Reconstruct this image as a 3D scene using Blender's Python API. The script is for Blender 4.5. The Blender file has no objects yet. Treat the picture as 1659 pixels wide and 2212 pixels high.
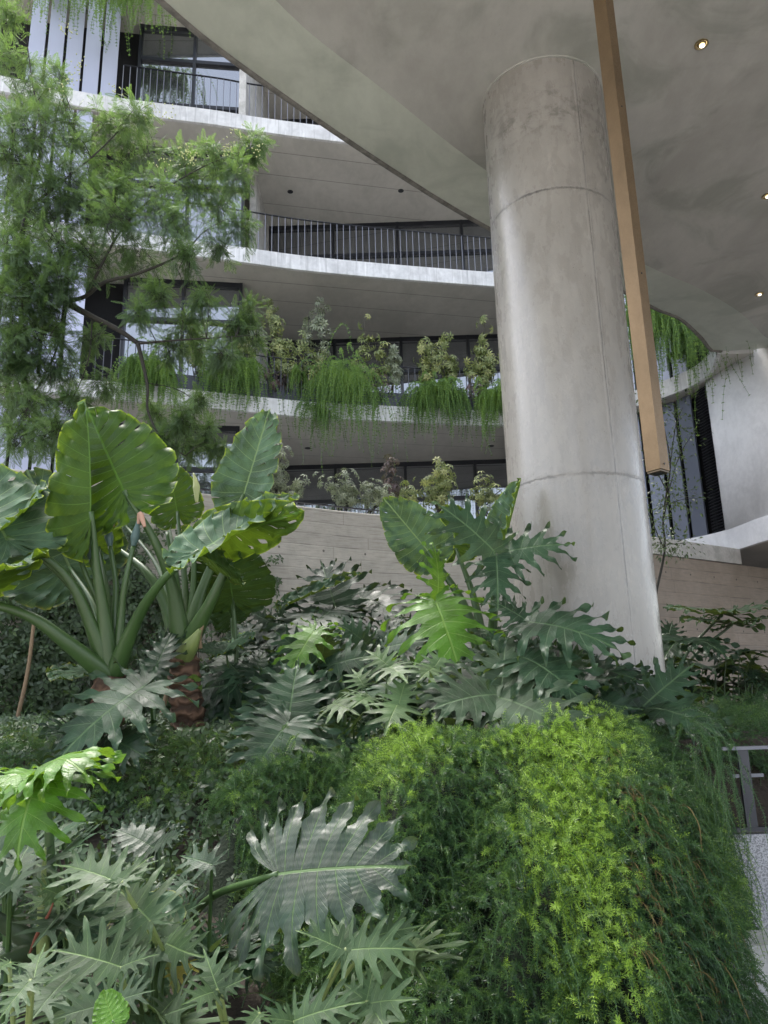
import bpy, math, random
import numpy as np
from mathutils import Matrix, Vector
random.seed(7); rng = np.random.default_rng(7)
S = bpy.context.scene
# ------------------------------------------------------------------ camera
F = 1662.; PIT = math.radians(14); ROLL = math.radians(-1.5)
def _rx(a): c, s = math.cos(a), math.sin(a); return np.array([[1,0,0],[0,c,-s],[0,s,c]])
def _rz(a): c, s = math.cos(a), math.sin(a); return np.array([[c,-s,0],[s,c,0],[0,0,1]])
CR = _rx(math.pi/2+PIT) @ _rz(ROLL)
cd = bpy.data.cameras.new("camera"); cam = bpy.data.objects.new("camera", cd); S.collection.objects.link(cam)
cam.matrix_world = Matrix([list(CR[0])+[0], list(CR[1])+[0], list(CR[2])+[0], [0,0,0,1]])
cd.sensor_fit = 'VERTICAL'; cd.sensor_height = 24; cd.lens = 24*F/2212.; cd.clip_end = 500; cd.clip_start = .05
S.camera = cam
def ray(u, v): return CR @ np.array([(u-829.5)/F, (1106-v)/F, -1.])
def onY(u, v, Y): d = ray(u, v); return d*Y/d[1]
def onZ(u, v, Z): d = ray(u, v); return d*Z/d[2]
# ------------------------------------------------------------------ world, sun, exposure
SUN_EL, SUN_AZ = math.radians(62), math.radians(-35)     # azimuth from +y towards +x
w = bpy.data.worlds.new("World"); S.world = w; w.use_nodes = True
nt = w.node_tree; bg = nt.nodes['Background']
sky = nt.nodes.new('ShaderNodeTexSky'); sky.sky_type = 'NISHITA'; sky.sun_disc = False
sky.sun_elevation = SUN_EL; sky.sun_rotation = SUN_AZ; sky.air_density = 1.0; sky.dust_density = 4.5; sky.ozone_density = 1.0
hs = nt.nodes.new('ShaderNodeHueSaturation'); hs.inputs['Saturation'].default_value = .45; nt.links.new(sky.outputs[0], hs.inputs['Color']); nt.links.new(hs.outputs[0], bg.inputs[0]); bg.inputs[1].default_value = .15
ld = bpy.data.lights.new("sun", 'SUN'); ld.energy = 1.15; ld.angle = math.radians(30); ld.color = (1, .96, .9)
sun = bpy.data.objects.new("sun", ld); S.collection.objects.link(sun)
sd = Vector((math.sin(SUN_AZ)*math.cos(SUN_EL), math.cos(SUN_AZ)*math.cos(SUN_EL), math.sin(SUN_EL)))
sun.rotation_euler = sd.to_track_quat('Z', 'Y').to_euler()
S.view_settings.view_transform = 'Standard'; S.view_settings.look = 'None'; S.view_settings.exposure = 2.32; S.view_settings.gamma = 1
S.cycles.max_bounces = 8; S.cycles.diffuse_bounces = 5; S.cycles.glossy_bounces = 3; S.cycles.transmission_bounces = 4; S.cycles.transparent_max_bounces = 4
try: S.cycles.use_denoising = True
except Exception: pass
# ------------------------------------------------------------------ object helpers
def sst(x, a, b): t = np.clip((x-a)/(b-a), 0, 1); return t*t*(3-2*t)
OFF = {}
def root(name, label, cat, loc, group=None):
    o = bpy.data.objects.new(name, None); S.collection.objects.link(o); o.location = Vector(loc); o.empty_display_size = .1
    o['label'] = label; o['category'] = cat
    if group: o['group'] = group
    OFF[o.name] = np.array(loc, float); return o
def tag(o, label=None, cat=None, group=None, kind=None):
    if label: o['label'] = label
    if cat: o['category'] = cat
    if group: o['group'] = group
    if kind: o['kind'] = kind
    return o
def mesh(name, V, Fc, mat, parent=None, smooth=True, attrs=None, origin=None):
    """V (n,3) world coordinates; Fc (m,k) array or list of tuples."""
    V = np.asarray(V, float)
    off = OFF[parent.name] if parent is not None else (np.array(origin, float) if origin is not None else V.mean(0))
    me = bpy.data.meshes.new(name); L = V - off
    if isinstance(Fc, np.ndarray):
        k = Fc.shape[1]; nf = len(Fc)
        me.vertices.add(len(V)); me.vertices.foreach_set('co', L.astype(np.float32).ravel())
        me.loops.add(nf*k); me.loops.foreach_set('vertex_index', Fc.astype(np.int32).ravel())
        me.polygons.add(nf); me.polygons.foreach_set('loop_start', np.arange(0, nf*k, k, dtype=np.int32))
        me.update(calc_edges=True)
    else:
        me.from_pydata(L.tolist(), [], [tuple(f) for f in Fc]); me.update()
    me.polygons.foreach_set('use_smooth', [smooth]*len(me.polygons))
    for n, a in (attrs or {}).items():
        at = me.attributes.new(n, 'FLOAT', 'POINT'); at.data.foreach_set('value', np.asarray(a, np.float32))
    me.materials.append(mat); me.update()
    o = bpy.data.objects.new(name, me); S.collection.objects.link(o)
    if parent is not None: o.parent = parent
    else: o.location = Vector(off)
    OFF[o.name] = off; return o
def cat_geo(parts):
    """join [(V,F)] into one"""
    Vs, Fs, n = [], [], 0
    for V, Fc in parts:
        Vs.append(np.asarray(V, float)); Fs += [tuple(i+n for i in f) for f in Fc]; n += len(V)
    return np.concatenate(Vs), Fs
BF = [(0,3,2,1),(4,5,6,7),(0,1,5,4),(1,2,6,5),(2,3,7,6),(3,0,4,7)]
def box(c, s, rz=0.):
    x, y, z = [q/2 for q in s]
    V = np.array([(-x,-y,-z),(x,-y,-z),(x,y,-z),(-x,y,-z),(-x,-y,z),(x,-y,z),(x,y,z),(-x,y,z)])
    return V @ _rz(rz).T + np.array(c), BF
def bar(a, b, wd, ht, up=(0,0,1)):
    a, b = np.array(a, float), np.array(b, float); t = b-a; t /= np.linalg.norm(t); up = np.array(up, float)
    s = np.cross(t, up); s /= np.linalg.norm(s); n = np.cross(s, t)
    V = [p + sx*s*wd/2 + sz*n*ht/2 for p in (a, b) for sx, sz in ((-1,-1),(1,-1),(1,1),(-1,1))]
    return np.array(V), BF
def crom(P, n):
    """Catmull-Rom through P, n points evenly by length"""
    P = np.array(P, float); Q = np.vstack([2*P[0]-P[1], P, 2*P[-1]-P[-2]]); out = []
    for i in range(1, len(Q)-2):
        t = np.linspace(0, 1, 16, endpoint=False)[:, None]
        a, b, c, d = Q[i-1], Q[i], Q[i+1], Q[i+2]
        out.append(.5*((2*b)+(-a+c)*t+(2*a-5*b+4*c-d)*t**2+(-a+3*b-3*c+d)*t**3))
    out = np.vstack(out+[P[-1:]]); s = np.r_[0, np.cumsum(np.linalg.norm(np.diff(out, axis=0), axis=1))]
    x = np.linspace(0, s[-1], n); return np.stack([np.interp(x, s, out[:, k]) for k in range(out.shape[1])], 1)
def tube(P, R, seg=8, n=None, flat=1.):
    P = crom(P, n or max(6, 5*len(P))); N_ = len(P); R = np.interp(np.linspace(0, 1, N_), np.linspace(0, 1, len(R)), R)
    T = np.gradient(P, axis=0); T /= np.linalg.norm(T, axis=1)[:, None]
    up = np.array([0., 1, .2]) if abs(T[0, 1]) < .8 else np.array([1., 0, 0]); A = np.cross(T, up); A /= np.linalg.norm(A, axis=1)[:, None]; B = np.cross(T, A)
    a = np.linspace(0, 2*math.pi, seg, endpoint=False)
    V = (P[:, None]+R[:, None, None]*(np.cos(a)[None, :, None]*A[:, None]+flat*np.sin(a)[None, :, None]*B[:, None])).reshape(-1, 3)
    Fc = [(i*seg+j, i*seg+(j+1) % seg, (i+1)*seg+(j+1) % seg, (i+1)*seg+j) for i in range(N_-1) for j in range(seg)]
    Fc += [tuple(range(seg))[::-1], tuple((N_-1)*seg+j for j in range(seg))]
    return V, Fc
# ------------------------------------------------------------------ material helper
class Mt:
    def __init__(s, name):
        s.m = bpy.data.materials.new(name); s.m.use_nodes = True; s.t = s.m.node_tree; s.b = s.t.nodes['Principled BSDF']; s.o = s.t.nodes['Material Output']
    def n(s, ty, props=None, **k):
        nd = s.t.nodes.new('ShaderNode'+ty)
        for a, b in (props or {}).items(): setattr(nd, a, b)
        for a, b in k.items(): s.set(nd, a.replace('_', ' '), b)
        return nd
    def set(s, nd, key, val):
        i = nd.inputs[key] if not key.isdigit() else nd.inputs[int(key)]
        if isinstance(val, bpy.types.NodeSocket): s.t.links.new(val, i)
        else: i.default_value = val
    def ma(s, op, a, b=0., c=0., clamp=False):
        nd = s.t.nodes.new('ShaderNodeMath'); nd.operation = op; nd.use_clamp = clamp
        s.set(nd, '0', a); s.set(nd, '1', b); s.set(nd, '2', c); return nd.outputs[0]
    def mx(s, f, a, b, mode='MIX'):
        nd = s.t.nodes.new('ShaderNodeMix'); nd.data_type = 'RGBA'; nd.blend_type = mode
        for k, v in ((0, f), (6, a), (7, b)):
            if isinstance(v, bpy.types.NodeSocket): s.t.links.new(v, nd.inputs[k])
            else: nd.inputs[k].default_value = v if k == 0 else tuple(v)+(1,)*(4-len(v))
        return nd.outputs[2]
    def rmp(s, f, a, b, lo=0., hi=1.):
        nd = s.t.nodes.new('ShaderNodeMapRange'); nd.interpolation_type = 'SMOOTHSTEP'
        for k, v in zip(range(5), (f, a, b, lo, hi)): s.set(nd, str(k), v)
        return nd.outputs[0]
    def noise(s, sc, det=4, vec=None, rough=.55, dist=0.):
        nd = s.t.nodes.new('ShaderNodeTexNoise'); nd.inputs['Scale'].default_value = sc; nd.inputs['Detail'].default_value = det
        nd.inputs['Roughness'].default_value = rough; nd.inputs['Distortion'].default_value = dist
        if vec is not None: s.t.links.new(vec, nd.inputs['Vector'])
        return nd.outputs[0]
    def pos(s, scale=(1,1,1)):
        g = s.t.nodes.new('ShaderNodeNewGeometry'); m = s.t.nodes.new('ShaderNodeMapping'); m.inputs['Scale'].default_value = scale
        s.t.links.new(g.outputs['Position'], m.inputs['Vector']); return m.outputs[0]
    def bump(s, h, st, dist=.02):
        nd = s.n('Bump', Strength=st, Distance=dist, Height=h); s.t.links.new(nd.outputs[0], s.b.inputs['Normal']); return nd
    def attr(s, name):
        nd = s.t.nodes.new('ShaderNodeAttribute'); nd.attribute_name = name; return nd.outputs['Fac']
def simple(name, col, rough=.5, metal=0., var=.15, nscale=8., bump=0., spec=None):
    M = Mt(name); f = M.noise(nscale, 4, M.pos())
    M.set(M.b, 'Base Color', M.mx(f, [c*(1-var) for c in col], [min(1, c*(1+var)) for c in col]))
    M.b.inputs['Roughness'].default_value = rough; M.b.inputs['Metallic'].default_value = metal
    if spec is not None: M.b.inputs['Specular IOR Level'].default_value = spec
    if bump: M.bump(f, bump)
    return M.m
def concrete(name, a, b, rough=.6, scale=(1,1,1), mott=1.3, streak=0., lines=None, pit=.25, green=0.):
    M = Mt(name); p = M.pos(scale); n1 = M.noise(mott, 6, p, .6, .6); n2 = M.noise(mott*7, 5, p, .65); n3 = M.noise(60, 3, M.pos())
    f = M.ma('ADD', M.ma('MULTIPLY', n1, .65), M.ma('MULTIPLY', n2, .35)); f = M.rmp(f, .34, .66)
    c = M.mx(f, a, b)
    if green:
        g = M.rmp(M.noise(.9, 5, M.pos(), .6, 1.), .48, .68, 0, green); c = M.mx(g, c, (.17,.19,.15))
    if streak:
        st = M.noise(3., 5, M.pos((5, 5, .35))); c = M.mx(M.rmp(st, .5, .72, 0, streak), c, [q*.55 for q in a])
        st2 = M.noise(3., 5, M.pos((7, 7, .3))); c = M.mx(M.rmp(st2, .56, .7, 0, streak*.6), c, [min(.9, q*1.35) for q in b])
    pits = M.n('TexVoronoi', Scale=22., Vector=M.pos()); pm = M.rmp(pits.outputs[0], .05, .12, 1, 0); gate = M.rmp(M.noise(2.3, 3, M.pos()), .56, .66)
    pm = M.ma('MULTIPLY', pm, gate); c = M.mx(M.ma('MULTIPLY', pm, pit), c, [q*.35 for q in a])
    h = M.ma('ADD', M.ma('MULTIPLY', n2, .6), M.ma('MULTIPLY', n3, .25))
    if lines: c, h = lines(M, c, h)
    h = M.ma('SUBTRACT', h, M.ma('MULTIPLY', pm, .8))
    M.set(M.b, 'Base Color', c); M.set(M.b, 'Roughness', M.rmp(n2, .3, .7, rough-.08, rough+.12)); M.bump(h, .35, .012); M.b.inputs['Coat Weight'].default_value = .5 if rough < .32 else 0.; M.b.inputs['Coat Roughness'].default_value = .3
    return M.m
def sepxyz(M, vec):
    nd = M.n('SeparateXYZ', Vector=vec); return nd.outputs
# soffit joints: thin grooves
def soffit_lines(ys, amp=.02):
    def f(M, c, h):
        x, y, z = sepxyz(M, M.pos()); yy = M.ma('ADD', y, M.ma('MULTIPLY', x, -.22))
        for y0 in ys:
            d = M.ma('ABSOLUTE', M.ma('SUBTRACT', yy, y0)); k = M.rmp(d, .006, .016, 1, 0)
            c = M.mx(M.ma('MULTIPLY', k, .6), c, (.06,.055,.05)); h = M.ma('SUBTRACT', h, M.ma('MULTIPLY', k, .8))
        return c, h
    return f
def column_lines(cx, cy, seam_ang, zs):
    def f(M, c, h):
        x, y, z = sepxyz(M, M.pos()); wob = M.noise(6, 4, M.pos()); wob2 = M.noise(28, 5, M.pos(), .7)
        ang = M.ma('ARCTAN2', M.ma('SUBTRACT', x, cx), M.ma('SUBTRACT', cy, y))
        e = M.ma('MULTIPLY', M.ma('SUBTRACT', wob2, .5), .02)
        for k, a0 in enumerate((seam_ang, seam_ang+math.pi)):
            d = M.ma('ABSOLUTE', M.ma('SUBTRACT', M.ma('ADD', ang, e), a0))
            m1 = M.rmp(d, .004, .013, 1, 0); m2 = M.rmp(d, .02, .055, 1, 0)
            c = M.mx(M.ma('MULTIPLY', m2, .22), c, (.33,.31,.29)); c = M.mx(M.ma('MULTIPLY', m1, M.rmp(wob, .35, .6, .25, .85)), c, (.10,.095,.09)); h = M.ma('ADD', h, M.ma('MULTIPLY', m2, .7)); h = M.ma('SUBTRACT', h, m1)
        for z0, st in zs:
            d = M.ma('SUBTRACT', M.ma('ADD', z, M.ma('MULTIPLY', M.ma('SUBTRACT', wob2, .5), .045)), z0); ad = M.ma('ABSOLUTE', d)
            m1 = M.rmp(ad, .004, .015, 1, 0); band = M.ma('MULTIPLY', M.rmp(ad, .02, .09, 1, 0), M.rmp(wob2, .55, .62))
            c = M.mx(M.ma('MULTIPLY', m1, M.rmp(wob, .3, .6, .3*st, st)), c, (.07,.065,.06)); c = M.mx(M.ma('MULTIPLY', band, .55*st), c, (.2,.19,.18))
            h = M.ma('SUBTRACT', h, M.ma('MULTIPLY', m1, 1.5)); h = M.ma('SUBTRACT', h, M.ma('MULTIPLY', band, .6)); lip = M.rmp(d, -.012, .012); h = M.ma('ADD', h, M.ma('MULTIPLY', lip, .5))
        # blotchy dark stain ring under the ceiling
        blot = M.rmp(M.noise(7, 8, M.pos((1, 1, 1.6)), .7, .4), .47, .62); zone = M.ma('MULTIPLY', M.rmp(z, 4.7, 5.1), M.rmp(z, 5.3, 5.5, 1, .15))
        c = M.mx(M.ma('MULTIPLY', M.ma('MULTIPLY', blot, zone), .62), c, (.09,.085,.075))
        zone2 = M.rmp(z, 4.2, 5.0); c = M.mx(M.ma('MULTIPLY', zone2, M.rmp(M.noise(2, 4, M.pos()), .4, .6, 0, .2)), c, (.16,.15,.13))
        return c, h
    return f
def board_lines(hb, dk, cols=None):
    def f(M, c, h):
        x, y, z = sepxyz(M, M.pos()); row = M.ma('FLOOR', M.ma('DIVIDE', z, hb)); fr = M.ma('FRACT', M.ma('DIVIDE', z, hb))
        g = M.noise(3, 6, M.pos((1.4, 1.4, 26)), .65); rv = M.n('TexWhiteNoise', {'noise_dimensions': '1D'}, W=row).outputs[0]
        c = M.mx(M.ma('MULTIPLY', M.rmp(rv, 0, 1), .28), c, [q*dk for q in (.32,.29,.26)]); c = M.mx(M.rmp(g, .45, .75, 0, .5), c, [q*.5 for q in (.3,.27,.24)])
        edge = M.rmp(M.ma('MINIMUM', fr, M.ma('SUBTRACT', 1., fr)), .0, .07, 1, 0); c = M.mx(M.ma('MULTIPLY', edge, M.rmp(M.noise(2.2, 3, M.pos()), .42, .62, .05, .55)), c, (.1,.09,.08))
        sx = M.ma('ADD', M.ma('MULTIPLY', x, .4), M.ma('MULTIPLY', rv, 7.)); fx = M.ma('FRACT', sx); vj = M.rmp(M.ma('ABSOLUTE', M.ma('SUBTRACT', fx, .5)), .0015, .004, 1, 0)
        c = M.mx(M.ma('MULTIPLY', vj, .25), c, (.09,.08,.07))
        q1 = M.ma('MULTIPLY', M.ma('SUBTRACT', M.ma('FRACT', M.ma('DIVIDE', x, .55)), .5), .55*1.25); q2 = M.ma('MULTIPLY', M.ma('SUBTRACT', M.ma('FRACT', M.ma('DIVIDE', M.ma('ADD', z, .31), .93)), .5), .93)
        th = M.rmp(M.ma('SQRT', M.ma('ADD', M.ma('MULTIPLY', q1, q1), M.ma('MULTIPLY', q2, q2))), .012, .022, 1, 0); c = M.mx(M.ma('MULTIPLY', th, .8), c, (.05,.045,.04))
        h = M.ma('ADD', h, M.ma('MULTIPLY', rv, .8)); h = M.ma('SUBTRACT', h, M.ma('MULTIPLY', edge, .8)); h = M.ma('ADD', h, M.ma('MULTIPLY', g, .6))
        return c, h
    return f
m_soffit = concrete('canopy_concrete', (.325,.315,.285), (.42,.41,.375), .6, (1,.45,1), 1.1, green=.45)
m_bevel = concrete('bounce_lit_edge_concrete', (.43,.45,.385), (.54,.56,.485), .6, (1,.45,1), 1.2, green=.25)  # lighter, greener canopy concrete: outdoor bounce light painted into its colour
m_slab = concrete('slab_soffit_concrete', (.40,.385,.35), (.52,.50,.46), .65, (1,.6,1), 1.0, lines=soffit_lines([16.45, 17.3, 18.5]))
m_fascia = concrete('fascia_concrete', (.46,.46,.46), (.66,.66,.66), .7, (1,1,1), 1.5, streak=.5)
m_drip = concrete('drip_edge', (.10,.095,.085), (.2,.19,.17), .9, mott=9)
m_white = concrete('polished_white_concrete', (.66,.66,.68), (.82,.82,.84), .5, mott=1.6, pit=.1)
m_wall = concrete('board_marked_concrete', (.40,.375,.32), (.53,.495,.43), .8, mott=1.5, lines=board_lines(.16, 1.0))
m_wall_shaded = concrete('warm_shaded_board_concrete', (.27,.22,.175), (.37,.305,.25), .8, mott=1.5, lines=board_lines(.21, .7))  # same wall concrete made browner: warm bounce and canopy shade put into colour
m_coping = concrete('coping_concrete', (.36,.35,.33), (.55,.54,.52), .8, mott=4)
m_dark = simple('dark_metal', (.018,.019,.024), .45, .3)
m_frame = simple('black_window_frame', (.014,.016,.022), .4, .2)
m_rail = simple('painted_steel_rail', (.06,.062,.07), .38, .6)
m_railg = simple('grey_steel_rail', (.16,.165,.19), .35, .5)
m_panel = simple('lilac_grey_shutter', (.40,.42,.53), .42, .25, .07, 1.2)
m_gap = simple('dark_void', (.012,.012,.014), .9)
m_soil = simple('soil', (.035,.027,.02), .95, 0, .5, 25, .8)
M = Mt('window_glass'); M.b.inputs['Base Color'].default_value = (.02,.021,.024,1); M.b.inputs['Roughness'].default_value = .6
gl = M.n('BsdfGlossy', Roughness=.015); gl.inputs['Color'].default_value = (.72,.76,.82,1)
fr = M.n('Fresnel', IOR=1.9); mixs = M.n('MixShader'); M.t.links.new(M.ma('ADD', fr.outputs[0], .22, clamp=True), mixs.inputs[0]); M.t.links.new(M.b.outputs[0], mixs.inputs[1]); M.t.links.new(gl.outputs[0], mixs.inputs[2]); M.t.links.new(mixs.outputs[0], M.o.inputs[0])
m_glass = M.m
M = Mt('brushed_brass'); nn = M.noise(4.5, 7, M.pos((1,1,.6)), .72); n2 = M.noise(90, 2, M.pos())
M.set(M.b, 'Base Color', M.mx(nn, (.10,.068,.038), (.26,.178,.10))); M.b.inputs['Metallic'].default_value = .75; M.set(M.b, 'Roughness', M.rmp(n2, .3, .7, .42, .55)); M.bump(n2, .08, .003)
m_brass = M.m
M = Mt('granite_chip'); vv = M.n('TexVoronoi', Scale=140., Vector=M.pos()); M.set(M.b, 'Base Color', M.mx(M.rmp(vv.outputs['Color'], .2, .8), (.22,.22,.23), (.5,.5,.52))); M.b.inputs['Roughness'].default_value = .6
m_granite = M.m
# ------------------------------------------------------------------ building
bld = root('office_building', 'curved concrete office building of stacked balconies behind the courtyard', 'building', (0, 18, 2.6))
def strip_slab(name, front, zb, zt, back, parent, m_under, mf=None):
    """front: plan curve; back: matching plan points; separate soffit slab and fascia face strip"""
    f = np.array(front); b = np.array(back); n = len(f)
    V = np.concatenate([np.c_[f, np.full(n, zb)], np.c_[b, np.full(n, zb)], np.c_[f, np.full(n, zt)], np.c_[b, np.full(n, zt)]])
    Fc = []
    for i in range(n-1):
        Fc += [(i, n+i, n+i+1, i+1), (2*n+i, 2*n+i+1, 3*n+i+1, 3*n+i), (i, i+1, 2*n+i+1, 2*n+i), (n+i, 3*n+i, 3*n+i+1, n+i+1)]
    Fc += [(0, 2*n, 3*n, n), (n-1, 2*n-1, 4*n-1, 3*n-1)]
    o = mesh(name, V, Fc, m_under, parent, smooth=False)
    if mf is not None:
        d = np.gradient(f, axis=0); nr = np.c_[d[:, 1], -d[:, 0]]; nr /= np.linalg.norm(nr, axis=1)[:, None]
        g0 = f+nr*.004; g1 = f+nr*.03
        A = np.concatenate([np.c_[g0, np.full(n, zb-.02)], np.c_[g1, np.full(n, zb-.012)], np.c_[g1, np.full(n, zt+.01)], np.c_[g0-nr*.1, np.full(n, zt+.01)], np.c_[g0-nr*.05, np.full(n, zb-.02)]])
        Q = []
        for i in range(n-1):
            for k in range(4): Q.append((k*n+i, k*n+i+1, (k+1)*n+i+1, (k+1)*n+i))
            Q.append((4*n+i, 4*n+i+1, i+1, i))
        mesh('fascia', A, Q, mf, o, smooth=False)
    return o
curve1 = [(-14,10.8),(-10,12.3),(-6.5,13.78),(-5.23,14.23),(-4.0,14.64),(-1.65,15.46),(-.66,15.68),(1.04,16.02),(2.24,16.25),(3.3,16.3),(4.5,16.0),(5.4,15.35),(5.95,14.75),(6.27,14.15),(6.3,13.55),(6.13,12.9)]
curve2 = [(-14,11.6),(-9,13.3),(-6.5,14.0),(-4.2,14.7),(-2.84,15.1),(-1.72,15.44),(.14,15.86),(2.81,16.37),(4.6,16.7),(7,16.9),(12,17)]
curve3 = [(-14,11.9),(-9,13.5),(-6.55,14.3),(-5.38,14.6),(-3.64,14.97),(-2.78,15.2),(-.65,15.66),(2,16.1),(5,16.5),(12,17)]
curve4 = [(-14,12.4),(-9,14.0),(-6,14.6),(-3,15.3),(0,15.7),(4,16.4),(12,17)]
BACK = 22.
def mkslab(curve, zb, zt, n=70, wrap=False):
    f = crom(curve, n); b = np.c_[np.interp(np.linspace(0, 1, n), [0, 1], [-15, 12]), np.full(n, BACK)]
    if wrap: t = np.linspace(0, 1, n); b = np.c_[np.interp(t, [0, .85, 1], [-15, 12, 12]), np.interp(t, [0, .9, 1], [BACK, BACK, 12.75])]
    return strip_slab('floor_slab', f, zb, zt, b, bld, m_slab, m_fascia), f
def downlight(parent, x, y, z, lit=False, tilt=0., nm='downlight'):
    a = np.linspace(0, 2*math.pi, 20, endpoint=False); r1, r2 = .075, .06
    if lit: r1, r2 = .062, .052
    V = [(x+r1*math.cos(t), y+r1*math.sin(t), z-.008) for t in a]+[(x+r2*math.cos(t), y+r2*math.sin(t), z-.010) for t in a]+[(x+r2*.8*math.cos(t), y+r2*.8*math.sin(t), z-.002) for t in a]+[(x+r1*math.cos(t), y+r1*math.sin(t), z+.003) for t in a]
    Fc = [(i, (i+1) % 20, 20+(i+1) % 20, 20+i) for i in range(20)]+[(20+i, 20+(i+1) % 20, 40+(i+1) % 20, 40+i) for i in range(20)]+[(60+i, 60+(i+1) % 20, (i+1) % 20, i) for i in range(20)]+[tuple(range(59, 39, -1))]
    o = mesh(nm, V, Fc, m_brasscup if lit else m_dark, parent, smooth=False)
    if lit:
        q = r2*.45; V = [(x+.012+q*math.cos(t), y+.012+q*math.sin(t), z-.011) for t in a]; V += [(p[0], p[1], p[2]+.006) for p in V]
        mesh('bulb', V, [tuple(range(19, -1, -1))]+[(i, (i+1) % 20, 20+(i+1) % 20, 20+i) for i in range(20)], m_bulb, o, smooth=False)
    return o
m_brasscup = simple('brass_reflector', (.45,.36,.2), .25, .9)
M = Mt('lit_lamp'); M.b.inputs['Emission Color'].default_value = (1,.86,.62,1); M.b.inputs['Emission Strength'].default_value = .8; m_bulb = M.m
s1, f1 = mkslab(curve1, 6.0, 6.33, 110, True)
s2, f2 = mkslab(curve2, 9.5, 9.84)
s3, f3 = mkslab(curve3, 13.0, 13.36)
s4, f4 = mkslab(curve4, 16.5, 16.85)
for p, z, sl in [((627,414),13,s3),((866,412),13,s3),((664,688),9.5,s2),((1043,685),9.5,s2),((665,968),6,s1),((1061,963),6,s1)]:
    q = onZ(*p, z); downlight(sl, q[0], q[1], z)
# terrace floor
wallcurve = [(-9,4.6),(-6.5,6.3),(-5.2,7.3),(-4.16,7.98),(-3.94,8.1),(-2.9,8.8),(-1.76,9.53),(-1.1,9.98),(-.1,10.55),(1.3,11.05),(3.0,11.75),(4.3,12.5),(6.5,13.92),(7.2,14.4),(9.5,16.0)]
wc = crom(wallcurve, 120)
tb = np.c_[np.linspace(-12, 10, 120), np.full(120, BACK)]
wk = wc[:, 0] < 2.7
strip_slab('terrace_slab', wc[wk]+np.array([-.06,.12]), 2.2, 2.56, tb[wk], bld, m_slab)
# glazing
def glazing(name, pts, z0, z1, spacing, transoms, fw=.07, head=.12):
    """glass wall along a plan polyline with mullions; one part"""
    P = np.array(pts, float); P2 = []
    fr_, gls = [], []
    for a, b in zip(P[:-1], P[1:]):
        L = np.linalg.norm(b-a); n = max(1, round(L/spacing))
        d = (b-a)/L; nr = np.array([d[1], -d[0]])
        gls.append((np.array([[*a, z0], [*b, z0], [*b, z1], [*a, z1]]), [(0,1,2,3)]))
        for i in range(n+1):
            c = a+d*L*i/n+nr*.03; fr_.append(box((c[0], c[1], (z0+z1)/2), (fw, .12, z1-z0), math.atan2(d[1], d[0])))
        for zt, h in [(z1-head/2, head), (z0+.05, .1)]+[(t, .09) for t in transoms]:
            c = (a+b)/2+nr*.035; fr_.append(box((c[0], c[1], zt), (L, .09, h), math.atan2(d[1], d[0])))
    V, Q = cat_geo(gls); o = mesh(name, V, Q, m_glass, bld, smooth=False)
    V, Q = cat_geo(fr_); mesh('frame', V, Q, m_frame, o, smooth=False); return o
LV = [(2.56, 6.0), (6.33, 9.5), (9.84, 13.0), (13.36, 16.5)]
for k, (z0, z1) in enumerate(LV):
    glazing('glass_wall', [(-3.0,18.95),(9.5,18.8)], z0, z1, 1.85, [z1-.98] + ([z1-1.95] if k < 3 else []))
    glazing('glass_bay', [(-5.7,15.62),(-3.17,16.0)] if k != 3 else [(-5.7,15.62),(-3.1,15.95)], z0, z1, 1.2, [z1-1.0] + ([z1-2.3] if k == 3 else []))
    glazing('glass_wall', [(-14,15.5),(-8.3,16.3),(-5.75,16.6)], z0, z1, 1.4, [z1-.9])
    V, Q = box((-3.07, 17.0 if k < 3 else 17.0, (z0+z1)/2), (.16, 3.7 if k == 3 else 2.2, z1-z0-.004)); V = V+np.array([0, .0 if k == 3 else .85, 0])
    mesh('concrete_fin', V, Q, m_coping, bld, smooth=False)
# shutters
m_panel2 = simple('slate_blue_shutter', (.13,.145,.19), .3, .3, .12, 1.5)
def shutter_row(pl, z0, z1, wd, gap, mt=None):
    C_ = crom(pl, 200); s = np.r_[0, np.cumsum(np.linalg.norm(np.diff(C_, axis=0), axis=1))]; x = 0.
    while x+wd < s[-1]:
        a = np.array([np.interp(x, s, C_[:, 0]), np.interp(x, s, C_[:, 1])]); b = np.array([np.interp(x+wd, s, C_[:, 0]), np.interp(x+wd, s, C_[:, 1])])
        V, Q = bar((*((a+b)/2), z0+.02), (*((a+b)/2), z1-.02), .045, wd, up=(b[0]-a[0], b[1]-a[1], 0))
        mesh('shutter', V, Q, mt or m_panel, bld, smooth=False); x += wd+gap
for k, (z0, z1) in enumerate(LV):
    c = [curve1, curve1, curve2, curve3][k]; f = crom([(x, y+.42) for x, y in c], 400); sel = f[(f[:, 0] > -9.3) & (f[:, 0] < -5.72)][::8]
    if k == 3: sel = sel[sel[:, 0] > -8.15]
    shutter_row(sel, z0, z1, .33, .065)
    V, Q = box((-7.4, 15.6, (z0+z1)/2), (3.3, .1, z1-z0-.01), .18); mesh('dark_backing', V, Q, m_gap, bld, smooth=False)
# right hand bay: shutters and louvre
rb = [(3.9,16.75),(4.9,16.3),(5.7,15.6),(6.2,14.95),(6.42,14.5)]
for (z0, z1) in ((3.0, 5.99), (6.34, 9.5)): shutter_row(rb, z0, z1, .33, .085, m_panel2 if z0 < 4 else None)
V, Q = cat_geo([bar((4.2,17.0,3.0),(4.2,17.0,9.5),.1,1.2,up=(1,-.6,0)), bar((5.35,16.35,3.0),(5.35,16.35,9.5),.1,1.7,up=(.8,-.7,0)), bar((6.5,15.1,3.0),(6.5,15.1,9.5),.1,2.0,up=(.45,-.9,0))]); mesh('dark_backing', V, Q, m_gap, bld, smooth=False)
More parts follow.
